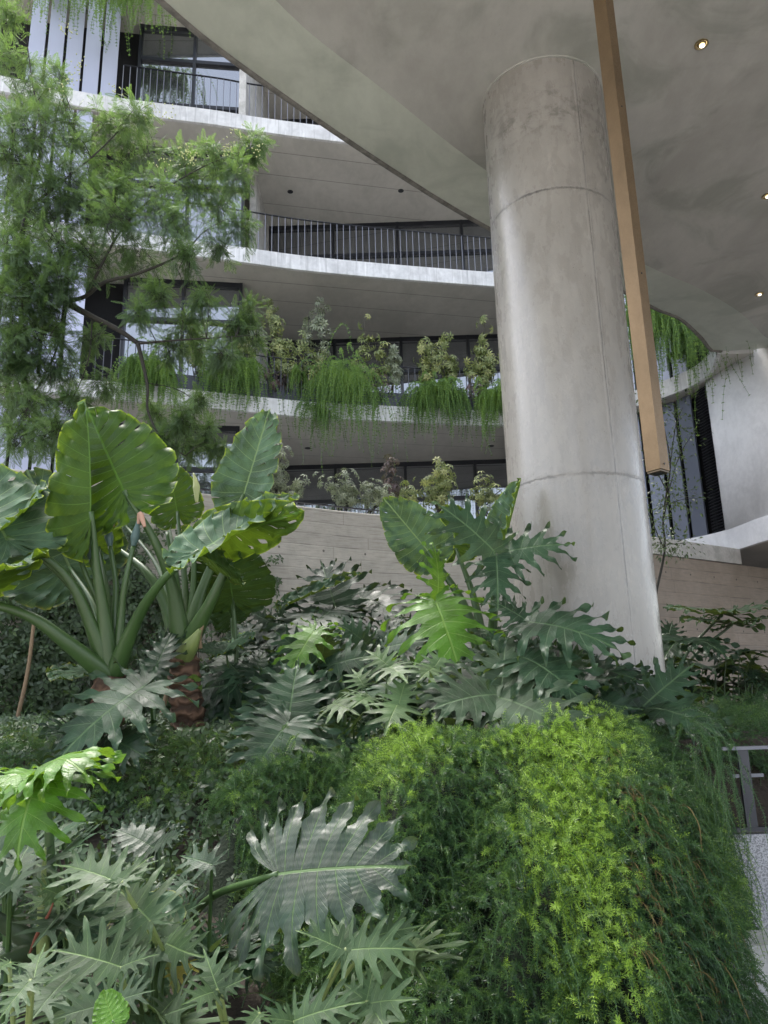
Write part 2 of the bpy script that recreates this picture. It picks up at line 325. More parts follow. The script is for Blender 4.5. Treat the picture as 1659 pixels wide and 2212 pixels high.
# level 0 slab on the right with its white fascia
c0 = [(4.6,16.35),(5.3,15.75),(5.9,15.05),(6.25,14.6),(6.42,14.25),(6.55,13.7),(6.66,13.15),(7.0,12.2),(7.8,11.6),(12,11.4)]
f0 = crom(c0, 60); b0 = np.c_[np.linspace(6, 13, 60), np.linspace(18, 16, 60)]
strip_slab('floor_slab', f0, 2.6, 3.0, b0, bld, m_slab, m_white)
# railings
def railing(curve, z0, h, sp, x0, x1, inset=.08, mat=m_rail, name='railing', mb=None, rb_=.0075):
    f = crom([(x, y+inset) for x, y in curve], 600); f = f[(f[:, 0] > x0) & (f[:, 0] < x1)]
    s = np.r_[0, np.cumsum(np.linalg.norm(np.diff(f, axis=0), axis=1))]; n = int(s[-1]/sp); parts = []
    for i in range(n+1):
        x = np.interp(i*sp, s, f[:, 0]); y = np.interp(i*sp, s, f[:, 1]); parts.append(box((x, y, z0+h/2), (rb_*2, rb_*2, h)))
    o = mesh(name, *cat_geo(parts), mb or mat, bld, smooth=False)
    g = f[::6]; rp = [bar((*a, z0+h), (*b, z0+h), .045, .012) for a, b in zip(g[:-1], g[1:])]
    mesh('top_rail', *cat_geo(rp), m_dark, o, smooth=False); return o
railing(curve3, 13.36, 1.0, .15, -5.7, 7, mat=m_railg)
railing(curve2, 9.84, 1.0, .15, -5.7, 7, mat=m_railg)
railing(curve1, 6.33, 1.0, .15, -5.7, 4.3, mat=m_rail)
rw = [tuple(p) for p in wc[::6]+np.array([-.03,.1])]
railing(rw, 2.45, .25, .12, -2.4, 1.0, mat=m_railg)
# trough behind the level 1 railing
g = crom([(x, y+.5) for x, y in curve1], 300); g = g[(g[:, 0] > -5.4) & (g[:, 0] < 4)][::6]
mesh('planter_trough', *cat_geo([bar((*a, 6.56), (*b, 6.56), .42, .45) for a, b in zip(g[:-1], g[1:])]), simple('slate_grey_trough', (.05,.056,.075), .5), bld, smooth=False)
V, Q = box((0, BACK, 9), (30, .3, 18)); mesh('rear_wall', V, Q, m_coping, bld, smooth=False)
# ------------------------------------------------------------------ canopy over the viewer, a slab with a tapering edge
E_px = [(345,0),(525,145),(830,355),(1067,498),(1340,626),(1413,665),(1467,687),(1512,728),(1534,755)]
Ept = [(-4.4,-2.2),(-4.2,-1),(-3.5,2.2),(-2.7,4.1)]+[tuple(onZ(u, v, 6.0)[:2]) for u, v in E_px]+[(6.13,12.75)]
B_px = [(595,0),(830,195),(1060,375),(1332,540),(1400,575),(1449,597),(1512,624),(1602,678),(1659,737)]
Bpt = [(-3.1,-2.2),(-2.9,-1),(-2.35,2.0),(-1.7,3.6)]+[tuple(onZ(u, v, 5.75)[:2]) for u, v in B_px]+[(7.1,12.6)]
n = 90; Ec = crom(Ept, n); Bc = crom(Bpt, n); Oc = np.c_[np.full(n, 12.), np.linspace(-2.2, 12.8, n)]
cano = root('concrete_canopy', 'broad olive grey concrete canopy overhead with a tapering curved edge', 'canopy', (3, 4, 5.75))
zB = 5.75+.243*sst(np.arange(n)/(n-1), .93, 1.)
V = np.concatenate([np.c_[Bc, zB], np.c_[Oc, zB], np.c_[Oc, np.full(n, 6.3)], np.c_[Ec, np.full(n, 6.3)]])
Q = []
for i in range(n-1): Q += [(i, n+i, n+i+1, i+1), (n+i, 2*n+i, 2*n+i+1, n+i+1), (2*n+i, 3*n+i, 3*n+i+1, 2*n+i+1)]
sof = mesh('soffit', V, Q, m_soffit, cano, smooth=False)
# sub-divide the tapering band so that it can bulge gently
rows = 5; V = np.concatenate([np.c_[Ec*(1-t)+Bc*t, 5.995*(1-t)+zB*t-.02*math.sin(math.pi*t)] for t in np.linspace(0, 1, rows)])
Q = [(k*n+i, (k+1)*n+i, (k+1)*n+i+1, k*n+i+1) for k in range(rows-1) for i in range(n-1)]
mesh('tapered_edge', V, Q, m_bevel, cano)
d = np.gradient(Ec, axis=0); nr = np.c_[-d[:, 1], d[:, 0]]; nr /= np.linalg.norm(nr, axis=1)[:, None]
jit = (rng.random(n)-.5)*.008
A = np.concatenate([np.c_[Ec-nr*(.045+jit[:, None]), np.full(n, 5.985)], np.c_[Ec-nr*.03, np.full(n, 5.962)], np.c_[Ec+nr*.012, np.full(n, 5.965)], np.c_[Ec+nr*.014, np.full(n, 6.02)]])
mesh('drip_edge', A, [(k*n+i, k*n+i+1, (k+1)*n+i+1, (k+1)*n+i) for k in range(3) for i in range(n-1)], m_drip, cano)
A = np.concatenate([np.c_[Ec+nr*.010, np.full(n, 5.998)], np.c_[Ec+nr*.010, np.full(n, 6.33)], np.c_[Ec-nr*.1, np.full(n, 6.33)]])
mesh('fascia', A, [(k*n+i, k*n+i+1, (k+1)*n+i+1, (k+1)*n+i) for k in range(2) for i in range(n-1)], m_fascia, cano, smooth=False)
for p in [(1515,95),(1657,423),(1640,635)]: q = onZ(*p, 5.75); downlight(sof, q[0], q[1], 5.75, True)
# ------------------------------------------------------------------ column
CX, CY, RC = 1.665, 6.45, .575
m_col = concrete('column_concrete', (.228,.212,.190), (.305,.287,.26), .27, (1,1,.4), 1.3, streak=.15, pit=.5, lines=column_lines(CX, CY, .35, [(4.36,.9),(1.74,.55)]))
nz, na = 60, 96; V = []
for k in range(nz+1):
    z = -.6+6.36*k/nz
    for j in range(na):
        a = 2*math.pi*j/na; V.append((CX+RC*math.cos(a), CY+RC*math.sin(a), z))
Q = [(k*na+j, k*na+(j+1) % na, (k+1)*na+(j+1) % na, (k+1)*na+j) for k in range(nz) for j in range(na)]
col = mesh('concrete_column', V, Q, m_col, origin=(CX, CY, -.6)); tag(col, 'massive round grey concrete column with a vertical seam and ring joints', 'column')
# thin raised ring at its head, in the canopy concrete
V, Q = tube([(CX, CY, 5.735), (CX, CY, 5.755)], [RC+.018, RC+.018], 64, 2); mesh('head_ring', V, Q, m_soffit, col, smooth=False)
# ------------------------------------------------------------------ hanging brass tube lamp
Np = onY(1428, 1016, 4.4); va = math.radians(20.7); vdir = np.array([math.sin(va), math.cos(va)]); pl_ = np.array([-math.cos(va), math.sin(va)])
le = math.cos(.52)*pl_+math.sin(.52)*vdir; ri = -math.sin(.52)*pl_+math.cos(.52)*vdir; sz = .098
N2 = Np[:2]; cs = [N2, N2+le*sz, N2+(le+ri)*sz, N2+ri*sz]; cc = N2+(le+ri)*sz/2
zb = Np[2]; lamp = root('pendant_lamp', 'long square brass tube lamp hanging beside the column', 'lamp', (cc[0], cc[1], zb))
def prism(poly, z0, z1, inset=0., bev=.003):
    P = np.array(poly); c = P.mean(0); out = []; rings = [(z0, bev), (z0+bev, 0), (z1-bev, 0), (z1, bev)]
    for z, b in rings:
        for p in P: dv = p-c; out.append((*(c+dv*(1-(b+inset)/np.linalg.norm(dv))), z))
    m = len(P); Q = [(k*m+i, k*m+(i+1) % m, (k+1)*m+(i+1) % m, (k+1)*m+i) for k in range(3) for i in range(m)]+[tuple(range(m))[::-1], tuple(3*m+i for i in range(m))]
    return np.array(out), Q
tubeo = mesh('brass_tube', *prism(cs, zb+.012, 5.7), m_brass, lamp, smooth=False)
mesh('end_cap', *prism(cs, zb, zb+.012, .006, .002), simple('bronze_cap', (.10,.075,.05), .4, .8), lamp, smooth=False)
a = np.linspace(0, 2*math.pi, 20, endpoint=False)
mesh('lens', np.array([(cc[0]+.03*math.cos(t), cc[1]+.03*math.sin(t), zb-.003) for t in a]+[(cc[0]+.03*math.cos(t), cc[1]+.03*math.sin(t), zb+.002) for t in a]), [tuple(range(19, -1, -1))]+[(i, (i+1) % 20, 20+(i+1) % 20, 20+i) for i in range(20)], m_dark, lamp, smooth=False)
mesh('ceiling_plate', *prism([cc+np.array(q)*.09 for q in ((-1,-1),(1,-1),(1,1),(-1,1))], 5.7, 5.75), m_brass, lamp, smooth=False)
rp = []
for z in (zb+.05, zb+1.33, zb+2.6): q = N2+ri*sz*.45; rp.append(tube([(q[0], q[1], z), (q[0]+.0035*(-le[0]), q[1]+.0035*(-le[1]), z)], [.006, .006], 10, 2))
mesh('rivet', *cat_geo(rp), m_dark, tubeo, smooth=False)
# ------------------------------------------------------------------ white curved wall at the right with louvre strip
wp = crom([(6.40,14.15),(6.52,13.65),(6.66,13.15),(6.86,12.72)], 24)
wp = np.vstack([wp, crom([(6.86,12.72),(7.0,12.55),(7.3,12.42),(7.9,12.38),(11.5,12.4)], 20)[1:]]); wq = wp[::-1]+np.array([.35,.35])*1.
ring = np.vstack([wp, [(11.5,14.5),(6.9,14.5)]]); m = len(ring)
V = np.concatenate([np.c_[ring, np.full(m, 3.012)], np.c_[ring, np.full(m, 6.05)]]); Q = [(i, (i+1) % m, m+(i+1) % m, m+i) for i in range(m)]+[tuple(range(m))[::-1], tuple(range(m, 2*m))]
o = mesh('curved_wall', V, Q, m_white, smooth=False); tag(o, 'smooth white curved concrete wall under the canopy edge', 'wall')
for p in o.data.polygons: p.use_smooth = len(p.vertices) == 4
lv = root('louvre_vent', 'tall black louvre strip between the dark shutters and white wall', 'vent', (6.36, 14.35, 3.01))
mesh('backing', *bar((6.5,14.45,3.02),(6.5,14.45,5.98),.05,.34,up=(-.1,.9,0)), m_gap, lv, smooth=False)
mesh('slats', *cat_geo([bar((6.44,14.20,z),(6.36,14.55,z),.09,.02,up=(-.45,-.1,.9)) for z in np.arange(3.06,5.95,.06)]), m_dark, lv, smooth=False)
# ------------------------------------------------------------------ retaining wall
def wallseg(name, pts, z0, z1, th, mat):
    P = np.array(pts); n = len(P); d = np.gradient(P, axis=0); nr = np.c_[-d[:, 1], d[:, 0]]; nr /= np.linalg.norm(nr, axis=1)[:, None]; B = P+nr*th
    zs = [z0, z1-.012, z1, z1, z0]; offs = [0, 0, .012, th, th]
    V = np.concatenate([np.c_[P+nr*o_, np.full(n, z)] for z, o_ in zip(zs, offs)]); m = 5
    Q = [(k*n+i, k*n+i+1, ((k+1) % m)*n+i+1, ((k+1) % m)*n+i) for k in range(m) for i in range(n-1)]+[tuple(k*n for k in range(m))[::-1], tuple(k*n+n-1 for k in range(m))]
    return mesh(name, V, Q, mat, smooth=False)
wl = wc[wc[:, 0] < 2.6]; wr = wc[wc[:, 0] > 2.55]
o = wallseg('retaining_wall', wl, -1.2, 2.6, .22, m_wall); tag(o, 'pale board marked concrete retaining wall curving behind the big leaved plants', 'wall')
o = wallseg('retaining_wall', wr, -1.2, 2.3, .2, m_wall_shaded); tag(o, 'board marked concrete wall to the right of the column, warm bounce and shade painted brown', 'wall')
cp = wr[(wr[:, 0] > 2.62) & (wr[:, 0] < 6.5)]; d = np.gradient(cp, axis=0); nr = np.c_[d[:, 1], -d[:, 0]]; nr /= np.linalg.norm(nr, axis=1)[:, None]
o = wallseg('coping_beam', cp+nr*.03, 2.303, 2.592, .26, m_coping); tag(o, 'rough grey concrete beam lying on top of the brown wall', 'beam')
V, Q = [], []
for (u, v) in [(1422,1202),(1466,1207),(1510,1217),(1560,1227),(1400,1248),(1480,1262),(1555,1262)]:
    pass
# ------------------------------------------------------------------ ground
def gz(x, y):
    return np.interp(y, [1.2, 2.5, 3.6, 4.4, 5.3, 7.0, 9.0], [-1.55, -1.4, -1.15, -.85, -.30, -.20, -.2])-.55*sst(x, .1, .6)*(1-sst(y, 4.3, 5.2))-1.3*sst(x, 1.7, 2.1)*(1-sst(y, 5.08, 5.5))
xs = np.linspace(-40, 40, 161); ys = np.r_[np.linspace(-40, 0, 20), np.linspace(.4, 12, 90), np.linspace(13, 60, 14)]
X, Y = np.meshgrid(xs, ys); nzz = .03*np.sin(X*5.1+Y*3.3)*np.sin(Y*6.7-X*2.1); Z = gz(X, Y)+nzz; nx, ny = len(xs), len(ys)
idx = np.arange(nx*ny).reshape(ny, nx); Q = np.stack([idx[:-1, :-1], idx[:-1, 1:], idx[1:, 1:], idx[1:, :-1]], -1).reshape(-1, 4)
Z = np.where(Y < 1.0, -1.62, Z)
o = mesh('ground', np.stack([X, Y, Z], -1).reshape(-1, 3), Q, m_soil, origin=(0,0,-1.5)); tag(o, kind='structure')
m_pave = simple('pale_bounce_paving', (.50,.48,.45), .7, 0, .08, 3)
o = mesh('bounce_pavement', [(-30,-30,-1.58),(30,-30,-1.58),(30,2.0,-1.58),(-30,2.0,-1.58)], [(0,1,2,3)], m_pave, smooth=False); tag(o, kind='structure')  # unseen ground behind the viewer, added pale to bounce light onto the soffit
# ------------------------------------------------------------------ leaf materials
def leafmat(name, top, under, vein, rough=.38, tr=.3, trc=None, edge=None, quilt=0., gloss=.1, rib=.011, vw=.085, dust=0.):
    M = Mt(name); c_ = M.attr('c'); r_ = M.attr('r'); rb_ = M.attr('rib'); g = M.t.nodes.new('ShaderNodeNewGeometry')
    ac = M.ma('ABSOLUTE', c_); v1 = M.rmp(M.ma('ADD', ac, M.ma('MULTIPLY', r_, vw*.45)), vw*.45, vw, 1, 0); v2 = M.rmp(rb_, rib*.6, rib*1.3, 1, 0)
    # side veinlets leaving each vein
    s_ = M.ma('FRACT', M.ma('ADD', M.ma('MULTIPLY', r_, 9.), M.ma('MULTIPLY', ac, -2.2))); v3 = M.ma('MULTIPLY', M.rmp(M.ma('ABSOLUTE', M.ma('SUBTRACT', s_, .5)), .03, .1, 1, 0), .22)
    vm = M.ma('MAXIMUM', M.ma('MAXIMUM', M.ma('MULTIPLY', v1, .8), v2), v3)
    n1 = M.noise(14, 4, M.pos()); n2 = M.rmp(M.noise(5, 4, M.pos()), .35, .65)
    ct = M.mx(n2, [q*.68 for q in top], [q*1.35 for q in top]); 
    if dust: ct = M.mx(M.rmp(n1, .4, .65, 0, dust), ct, (.13,.13,.11))
    ct = M.mx(vm, ct, vein)
    cu = M.mx(vm, M.mx(n2, [q*.85 for q in under], [q*1.15 for q in under]), [q*1.9 for q in under])
    c = M.mx(g.outputs['Backfacing'], ct, cu)
    if edge:
        em = M.rmp(M.ma('ADD', r_, M.ma('MULTIPLY', M.ma('SUBTRACT', n1, .5), .2)), .95, 1.03); c = M.mx(em, c, edge)
    M.set(M.b, 'Base Color', c); M.set(M.b, 'Roughness', M.rmp(n1, .3, .7, rough-.06, rough+.12)); M.b.inputs['Specular IOR Level'].default_value = gloss
    h = M.ma('SUBTRACT', M.ma('MULTIPLY', M.noise(35, 3, M.pos()), .25), M.ma('MULTIPLY', vm, .7))
    if quilt: h = M.ma('ADD', h, M.ma('MULTIPLY', M.ma('SINE', M.ma('MULTIPLY', M.ma('ADD', r_, M.ma('MULTIPLY', n1, .08)), 70.)), quilt))
    bn = M.bump(h, .55, .006)
    tl = M.n('BsdfTranslucent'); M.set(tl, 'Color', M.mx(.5, c, trc or (.35,.5,.05))); M.t.links.new(bn.outputs[0], tl.inputs['Normal'])
    ms = M.n('MixShader'); ms.inputs[0].default_value = tr; M.t.links.new(M.b.outputs[0], ms.inputs[1]); M.t.links.new(tl.outputs[0], ms.inputs[2]); M.t.links.new(ms.outputs[0], M.o.inputs[0])
    return M.m
L_aloc = leafmat('elephant_ear_leaf', (.062,.112,.068), (.04,.08,.014), (.18,.26,.12), .58, .17, (.30,.48,.02), (.34,.42,.04), .0, .13)
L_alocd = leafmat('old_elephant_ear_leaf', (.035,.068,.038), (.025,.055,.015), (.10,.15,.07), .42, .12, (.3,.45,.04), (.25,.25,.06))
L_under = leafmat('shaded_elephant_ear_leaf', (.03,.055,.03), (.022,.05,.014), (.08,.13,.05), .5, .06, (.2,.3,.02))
L_back = leafmat('backlit_elephant_ear_leaf', (.05,.10,.05), (.03,.07,.010), (.10,.17,.05), .42, .16, (.24,.42,.01), (.30,.42,.02), 0., .2)
L_phil = leafmat('split_leaf', (.026,.056,.030), (.035,.07,.025), (.075,.13,.06), .36, .12, None, None, .03, .2)
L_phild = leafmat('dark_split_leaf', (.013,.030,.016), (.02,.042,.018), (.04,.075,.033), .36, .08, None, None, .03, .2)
L_philg = leafmat('dusty_split_leaf', (.045,.075,.042), (.045,.075,.035), (.10,.15,.08), .5, .12, None, None, 0., .15, dust=.15)
L_philb = leafmat('fresh_glossy_leaf', (.06,.15,.015), (.07,.15,.018), (.14,.25,.045), .36, .28, (.33,.55,.03), None, .06, .3)
L_xan = leafmat('pale_finger_leaf', (.044,.080,.036), (.055,.10,.03), (.13,.20,.08), .42, .18, (.3,.45,.08), (.17,.23,.08), 0., .15, dust=.10)
L_xang = leafmat('green_finger_leaf', (.065,.115,.045), (.07,.12,.035), (.15,.22,.085), .42, .16, (.3,.45,.06), (.14,.19,.05), 0., .3)
L_big = leafmat('giant_split_leaf', (.020,.042,.024), (.03,.055,.025), (.085,.15,.05), .36, .1, None, (.07,.09,.03), .08, .3, dust=.18)
def stemmat(name, a, b, rough=.4):
    M = Mt(name); M.set(M.b, 'Base Color', M.mx(M.noise(5, 4, M.pos((1,1,.25))), a, b)); M.b.inputs['Roughness'].default_value = rough; M.bump(M.noise(30, 3, M.pos((1,1,.15))), .15, .01); return M.m
m_pet = stemmat('green_petiole', (.032,.07,.022), (.06,.115,.03)); m_petd = stemmat('dark_petiole', (.03,.05,.025), (.06,.09,.04)); m_pety = stemmat('yellow_green_petiole', (.14,.19,.06), (.22,.27,.09))
M = Mt('ringed_brown_trunk'); x, y, z = sepxyz(M, M.pos()); wv = M.n('TexWave', {'wave_type': 'BANDS', 'bands_direction': 'Z'}, Scale=4., Distortion=14., Detail=3., Vector=M.pos()).outputs['Fac']
M.set(M.b, 'Base Color', M.mx(wv, (.045,.025,.014), (.16,.09,.055))); M.b.inputs['Roughness'].default_value = .8; M.bump(wv, .9, .03); m_trunk = M.m
m_bark = stemmat('dark_bark', (.018,.017,.013), (.04,.036,.028), .85); m_twig = stemmat('tan_stem', (.17,.12,.07), (.28,.20,.12), .8)
# ------------------------------------------------------------------ leaf shapes
T_ = [0, .15, .3, .5, .7, .85, 1]
KIND = {
 'aloc': dict(n=10, r0=.93, tipw=.86, ang=[168,140,108,80,64,48,0], rt=[0,0,.03,.26,.50,.70,.82], ln=[.34,.42,.47,.46,.38,.28,.2], narrow=.97, pw=2.4, teeth=0, cv=.18, pleat=.20, ruf=.04, fold=.10),
 'phil': dict(n=8, r0=.36, ang=[158,132,106,80,60,42,0], rt=[0,0,.03,.24,.46,.64,.74], ln=[.50,.55,.60,.60,.53,.42,.30], narrow=.62, pw=1.7, teeth=.42, cv=.22, pleat=.14, ruf=.06, fold=.06),
 'phils': dict(n=7, r0=.30, ang=[155,130,105,80,62,44,0], rt=[0,0,.03,.24,.46,.64,.74], ln=[.46,.52,.56,.58,.54,.44,.30], narrow=.54, pw=1.8, teeth=.42, cv=.2, pleat=.10, ruf=.05, fold=.05),
 'xan': dict(n=7, r0=.30, ang=[160,130,100,76,58,42,0], rt=[0,0,.03,.22,.44,.62,.72], ln=[.34,.42,.50,.56,.54,.46,.34], narrow=.56, pw=3.2, teeth=0, cv=.2, pleat=.12, ruf=.012, fold=.12),
 'xan5': dict(n=5, r0=.32, ang=[150,122,96,74,56,42,0], rt=[0,0,.02,.18,.36,.52,.62], ln=[.34,.42,.50,.56,.54,.48,.42], narrow=.58, pw=3.2, teeth=0, cv=.12, pleat=.12, ruf=.012, fold=.1),
 'big': dict(n=9, r0=.54, ang=[150,132,108,84,66,48,0], rt=[0,0,.02,.26,.50,.70,.80], ln=[.62,.62,.62,.58,.50,.38,.24], narrow=.70, pw=2.0, teeth=.36, cv=.2, pleat=.14, ruf=.05, fold=.05),
}
def leafgeo(kind, seed, wr=1., kx=0., ky=0., fold=None, nr=16, nc=7, jit=.05, twist=0.):
    K = KIND[kind]; R = np.random.default_rng(seed); n = K['n']; nl = 2*n+1; k = np.arange(nl); t = np.where(k <= n, k/n, (2*n-k)/n); s = np.where(k < n, 1., np.where(k > n, -1., 0.))
    ang = np.radians(np.interp(t, T_, K['ang'])+(R.random(nl)-.5)*jit*80*(k != n)); rt = np.interp(t, T_, K['rt']); ln = np.interp(t, T_, K['ln'])*(1+(R.random(nl)-.5)*2*jit)
    r = np.linspace(0, 1, nr+1); r0 = K['r0']; i0 = int(round(r0*nr)); A = np.zeros((nl, nr+1, 2))
    for i in range(nl):
        a = ang[i]*(1-K['cv']*r) if s[i] else np.zeros_like(r); dx = np.where(s[i] == 0, 0, s[i])*np.sin(a); dy = np.cos(a)
        A[i, :, 0] = np.r_[0, np.cumsum((dx[1:]+dx[:-1])/2)]*ln[i]/nr; A[i, :, 1] = rt[i]+np.r_[0, np.cumsum((dy[1:]+dy[:-1])/2)]*ln[i]/nr
    B = (A[1:]+A[:-1])/2; B = np.concatenate([(2*A[0]-B[0])[None], B, (2*A[-1]-B[-1])[None]])
    cs_ = np.linspace(-1, 1, nc); V = np.zeros((nl, nr+1, nc, 3)); phase = R.random((nl, 4))*6.28
    q = np.clip((r-r[i0])/(1-r[i0]+1e-6), 0, 1)
    for i in range(nl):
        for j, c in enumerate(cs_):
            e = (B[i+1]-A[i]) if c > 0 else (B[i]-A[i]); ac = abs(c); e = e.copy(); e[i0+1:] = e[i0]
            g = 1-(1-K['narrow'])*np.clip(q/.18, 0, 1)**.7
            prof = g*np.clip(1-q**K['pw'], 0, 1)**.65
            if K['teeth']:
                ph = phase[i, 0 if c > 0 else 1]; saw = ((q*2.6+ph) % 1.); prof = prof*(1+K['teeth']*(saw-.45)*np.clip(q*4, 0, 1)*1.8*(1-q))
            prof = np.where(r <= r[i0]+1e-9, 1., np.maximum(prof, K.get('tipw', .03)))
            P = A[i]+e*(ac*prof)[:, None]; ew = np.linalg.norm(e, axis=1)*prof
            z = K['pleat']*ew*ac**1.6*(.35+.65*r) + K['ruf']*ac*r**2*np.sin(r*13+phase[i, 2]+(2.2 if c > 0 else 0)) + .015*np.sin(r*5+phase[i, 3])*r
            V[i, :, j, 0:2] = P; V[i, :, j, 2] = z
    V[..., 0] *= wr; rib = np.abs(V[..., 0]).copy(); rib[V[..., 1] < -.02] = 1.
    V[..., 2] += (K['fold'] if fold is None else fold)*0 
    x = V[..., 0]; y = V[..., 1]; z = V[..., 2]
    f = K['fold'] if fold is None else fold; ca, sa = math.cos(f), math.sin(f)
    # fold both halves about the midrib
    sgn = np.sign(x); ax = np.abs(x); x2 = ax*ca-z*sa; z2 = ax*sa+z*ca
    if kx: R_ = 1/kx; th = np.clip(x2*kx, 0, 2.6); xx = (R_+z2*0)*np.sin(th)+z2*np.sin(th); zz = z2*np.cos(th)-R_*(1-np.cos(th)) ; x2, z2 = xx, zz
    x = sgn*x2; z = z2
    if ky: R_ = 1/ky; th = np.clip(y*ky, -1.5, 2.6); yy = (R_)*np.sin(th)+z*np.sin(th); zz = z*np.cos(th)-R_*(1-np.cos(th)); y, z = yy, zz
    if twist: th = y*twist; x, z = x*np.cos(th)-z*np.sin(th), x*np.sin(th)+z*np.cos(th)
    P = np.stack([x, y, z], -1).reshape(-1, 3)
    ii = np.arange(nl*(nr+1)*nc).reshape(nl, nr+1, nc)
    Q = np.stack([ii[:, :-1, :-1], ii[:, :-1, 1:], ii[:, 1:, 1:], ii[:, 1:, :-1]], -1).reshape(-1, 4)
    a, b, c2 = P[Q[:, 0]], P[Q[:, 1]], P[Q[:, 3]]
    V0 = V.reshape(-1, 3); cr = (V0[Q[:, 2], 0]-V0[Q[:, 0], 0])*(V0[Q[:, 3], 1]-V0[Q[:, 1], 1])-(V0[Q[:, 2], 1]-V0[Q[:, 0], 1])*(V0[Q[:, 3], 0]-V0[Q[:, 1], 0])
    Q = np.where((cr < 0)[:, None], Q[:, ::-1], Q)
    cc_ = np.broadcast_to(cs_[None, None, :], V.shape[:3]).reshape(-1); rr = np.broadcast_to(r[None, :, None], V.shape[:3]).reshape(-1)
    return P, Q, cc_, rr, rib.reshape(-1)
seedc = [100]
def leaf(plant, kind, mat, p0, y0, p1, y1, N=(0,-.75,.65), base=None, yb=None, pr=(.012,.007), pm=None, bend=.0, name='leaf', label=None, **kw):
    """leaf blade from its petiole joint (pixel p0 at depth y0) to its tip; N = side its upper face looks to"""
    seedc[0] += 1; P0 = onY(*p0, y0); P1 = onY(*p1, y1); Lv = P1-P0; L = np.linalg.norm(Lv); Yd = Lv/L; L *= 1.24 if kind in ('phil','phils') and y0 > 4.5 else 1.; N = np.array(N, float); N = N-Yd*N.dot(Yd); N /= np.linalg.norm(N); W = np.cross(Yd, N)
    ky = kw.get('ky', 0)
    P, Q, c, r, rib = leafgeo(kind, seedc[0], **kw)
    if ky:   # keep the chord on the wanted direction
        th = ky*1.; tip = np.array([math.sin(th)/ky, -(1-math.cos(th))/ky]); ln_ = np.hypot(*tip); al = math.atan2(tip[1], tip[0]); y, z = P[:, 1].copy(), P[:, 2].copy()
        P[:, 1] = (y*math.cos(al)+z*math.sin(al))/ln_; P[:, 2] = (-y*math.sin(al)+z*math.cos(al))/ln_; P[:, 0] /= ln_
    V = P0+L*(P[:, :1]*W+P[:, 1:2]*Yd+P[:, 2:3]*N)
    o = mesh(name, V, Q, mat, plant, attrs={'c': c, 'r': r, 'rib': rib})
    if label: o['label'] = label
    if base is not None:
        Bp = np.array(base, float) if len(base) == 3 else onY(*base, yb); mid = (Bp+P0)/2+np.array([0, 0, bend])*np.linalg.norm(P0-Bp)+(P0-Bp)*np.array([-.12,-.12,.06])
        V, Q = tube([Bp, mid, P0], [pr[0], (pr[0]+pr[1])*.5, pr[1]], 8, 14); mesh('petiole', V, Q, pm or m_pet, o)
    return o
# ------------------------------------------------------------------ instancing of small leaves into one mesh
def norm(a): return a/np.maximum(np.linalg.norm(a, axis=-1, keepdims=True), 1e-9)
def frames(Yd, N):
    Yd = norm(Yd); N = norm(N-Yd*(N*Yd).sum(-1, keepdims=True)); X_ = np.cross(Yd, N); return np.stack([X_, Yd, N], 1)
def inst(tv, tf, O, Fr, sc, tone=None, ta=None):
    tv = np.asarray(tv, float); tf = np.asarray(tf); n, m = len(O), len(tv)
    V = O[:, None]+np.asarray(sc).reshape(-1, 1, 1)*np.einsum('mk,nkj->nmj', tv, Fr)
    Q = (tf[None]+(np.arange(n)*m)[:, None, None]).reshape(-1, tf.shape[1])
    at = {'tone': np.repeat(tone if tone is not None else np.random.default_rng(1).random(n), m)}
    if ta is not None: at['r'] = np.tile(ta, n)
    return V.reshape(-1, 3), Q, at
def tri_leaflet(l, w_, fold=.25, pos=.45):   # folded rhombus as two quads with a midrib
    V = [(0,0,0),(-w_/2,l*pos*.75,fold*w_/2),(-w_*.36,l*.75,fold*w_*.3),(0,l,-.03*l),(w_*.36,l*.75,fold*w_*.3),(w_/2,l*pos*.75,fold*w_/2),(0,l*.5,0)]
    return np.array(V), [(0,6,2,1),(6,3,2,2),(0,5,4,6),(6,4,3,3)]
def leaflet(l, w_, fold=.25):
    V = [(0,0,0),(-w_*.42,l*.28,fold*w_*.42),(-w_*.45,l*.6,fold*w_*.42),(0,l,-.06*l),(w_*.45,l*.6,fold*w_*.42),(w_*.42,l*.28,fold*w_*.42),(0,l*.5,0)]
    return np.array(V), np.array([(0,6,2,1),(6,3,3,2)]) , None
def leaf4(l, w_, fold=.3):
    """5-vertex-wide pointed leaflet, quads only"""
    V = np.array([(0,0,0),(-w_/2,l*.4,fold*w_/2),(0,l*.42,0),(w_/2,l*.4,fold*w_/2),(-w_*.28,l*.75,fold*w_*.25),(0,l*.76,0),(w_*.28,l*.75,fold*w_*.25),(0,l,-.05*l),(-w_*.3,l*.15,fold*w_*.3),(w_*.3,l*.15,fold*w_*.3)])
    Q = np.array([(0,2,1,8),(0,9,3,2),(1,2,5,4),(2,3,6,5),(4,5,7,7),(5,6,7,7)]); return V, Q
def fixq(Q):  # degenerate quads -> keep as quads by moving to a mid vertex
    return Q
def leaf3(l, w_, fold=.3, p=.42):
    V = np.array([(0,0,0),(-w_/2,l*p,fold*w_/2),(0,l,-.04*l),(w_/2,l*p,fold*w_/2),(0,l*.5,-.0)]); return V, np.array([(0,4,2,1),(0,3,2,4)])
